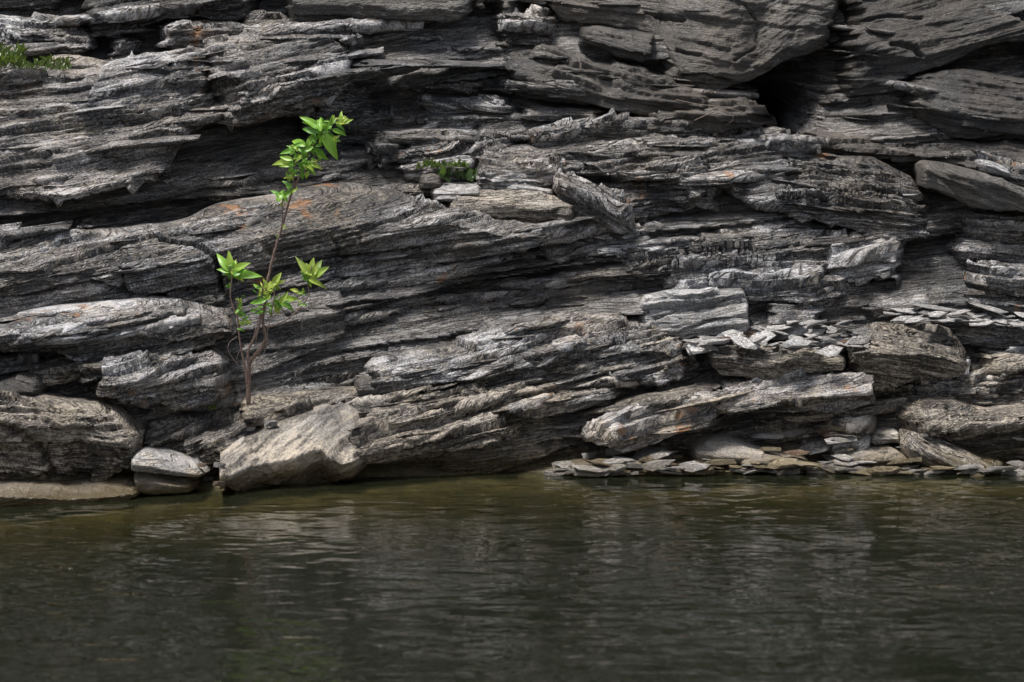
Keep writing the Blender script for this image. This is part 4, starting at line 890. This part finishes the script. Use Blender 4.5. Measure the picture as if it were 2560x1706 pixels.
LOW = lv5([(270, 280, 145, 120), (275, 270, 255, 95), (285, 270, 310, 165, 'yleaf'), (290, 290, 430, 190, 'yleaf'), (290, 300, 415, 245), (320, 320, 530, 290), (300, 330, 400, 330), (270, 290, 150, 245), (280, 330, 260, 290), (265, 380, 255, 440), (280, 260, 225, 200), (290, 300, 230, 160),
           (980, 330, 880, 160), (990, 310, 1000, 130, 'yleaf'), (1000, 330, 1080, 160, 'yleaf'), (990, 340, 1130, 235, 'yleaf'), (990, 350, 1100, 290), (960, 370, 910, 250), (975, 360, 905, 340), (980, 370, 1030, 340), (955, 400, 980, 380, 'yleaf'), (985, 300, 940, 200), (1000, 290, 1050, 200, 'yleaf'),
           (880, 460, 800, 430), (910, 470, 960, 490), (930, 455, 900, 480), (740, 530, 885, 515), (740, 560, 850, 630), (700, 560, 730, 500), (640, 570, 560, 570), (620, 470, 470, 480), (560, 560, 425, 545), (540, 440, 465, 385), (560, 430, 540, 370, 'yleaf'), (600, 420, 565, 345, 'yleaf'), (650, 400, 720, 290, 'yleaf'), (650, 410, 755, 350, 'yleaf'), (620, 430, 700, 370, 'yleaf'), (600, 450, 660, 440, 'yleaf'), (640, 480, 600, 400, 'yleaf'),
           (660, 540, 700, 490), (680, 600, 740, 660), (650, 600, 620, 650), (620, 620, 640, 690), (690, 570, 640, 540), (720, 510, 700, 480), (660, 560, 760, 600), (550, 620, 480, 605), (500, 630, 440, 640), (540, 640, 480, 660),
           (350, 640, 315, 620), (345, 640, 355, 560), (360, 650, 420, 665), (350, 620, 380, 590), (330, 540, 310, 515), (345, 545, 335, 500, 'yleaf'), (370, 500, 398, 492), (360, 760, 340, 700), (380, 770, 390, 700), (400, 730, 465, 740), (420, 700, 440, 670), (430, 740, 470, 700), (350, 790, 400, 815), (355, 780, 345, 800), (410, 700, 400, 660),
           (910, 570, 865, 580), (920, 580, 930, 545), (900, 560, 860, 545), (600, 520, 640, 500), (580, 500, 540, 470)])
for l in TOP + LOW:
    kd = l[4] if len(l) > 4 else random.choice(['leaf', 'leaf', 'leaf', 'yleaf'])
    leaf(*l[:4], kind=kd, wid=random.uniform(.8, 1.05))
    for _ in range(random.choice([1, 2, 3])):
        a = random.uniform(-1.0, 1.0); dx, dy_ = l[2] - l[0], l[3] - l[1]; k = random.uniform(.35, .8)
        ex, ey = (dx * math.cos(a) - dy_ * math.sin(a)) * k, (dx * math.sin(a) + dy_ * math.cos(a)) * k
        leaf(l[0] + random.uniform(-11, 11), l[1] + random.uniform(-9, 12), l[0] + ex, l[1] + ey, kind=kd, dy=random.uniform(-.05, .02), wid=random.uniform(.8, 1.2))

def herb_patch(cx0, cx1, cy0, cy1, n, h, label, wide=.2, seed=1):
    r = random.Random(seed)
    bm = bmesh.new()
    for i in range(n):
        px = r.uniform(cx0, cx1); py = r.uniform(cy0, cy1) + 0
        p = on_surface(px, py, .005)
        ln = h * r.uniform(.5, 1.1); az = r.uniform(0, 6.28); le = r.uniform(.15, .9)
        d = Vector((math.cos(az) * le, math.sin(az) * le - .25, 1)).normalized(); sd2 = d.cross(Vector((r.uniform(-.5, .5), -1, r.uniform(-.2, .4)))).normalized()
        w = ln * wide * r.uniform(.7, 1.3)
        prev = None
        for t, ww in ((0, .3), (.35, 1), (.7, .8), (1, .05)):
            c = p + d * ln * t + Vector((d.x, d.y, 0)) * ln * .35 * t * t - Vector((0, 0, .25 * ln * t * t * le))
            a, b = bm.verts.new(c - sd2 * w * ww), bm.verts.new(c + sd2 * w * ww)
            if prev: bm.faces.new((prev[0], prev[1], b, a))
            prev = (a, b)
    me = bpy.data.meshes.new('grass'); bm.to_mesh(me); bm.free(); me.materials.append(M['grass'])
    o = bpy.data.objects.new('grass', me); COL.objects.link(o)
    tag(o, label, 'grass', kind='stuff')
herb_patch(-60, 60, 128, 172, 230, .055, 'thick green tuft of grass on the upper left ledge', .1, 1)
herb_patch(40, 175, 148, 178, 190, .03, 'low green grass trailing right of the upper left tuft', .13, 2)
herb_patch(1040, 1170, 412, 424, 60, .035, 'small green herbs above the pinkish flat stone', .2, 3)
herb_patch(1105, 1185, 436, 456, 30, .06, 'broad-leaved green herbs below the pinkish flat stone', .2, 4)
herb_patch(522, 534, 1020, 1026, 7, .03, 'tiny green weed left of the sapling foot', .2, 5)

# ------------------------------------------------------------------ dry roots trailing over the upper shelf
for pts, lb in (([(1735, 302), (1765, 288), (1795, 276), (1822, 282), (1832, 300), (1815, 312)], 'pale dry root looping over the shelf below the black hollow'),
                ([(1440, 140), (1448, 150), (1452, 172)], 'short dry twig hanging beneath the big smooth slab'),
                ([(1690, 250), (1750, 262), (1810, 268), (1870, 285)], 'long thin dry root along the shelf left of the black hollow'),
                ([(1880, 690), (1890, 675), (1896, 692)], 'tiny forked dead twig above the rubble shelf')):
    P = smooth_path([on_surface(x, y, .012) for x, y in pts], 6)
    o = tube('dry_root', P, [.0022 * (1 - .5 * i / len(P)) for i in range(len(P))], M['root'])
    tag(o, lb, 'root')
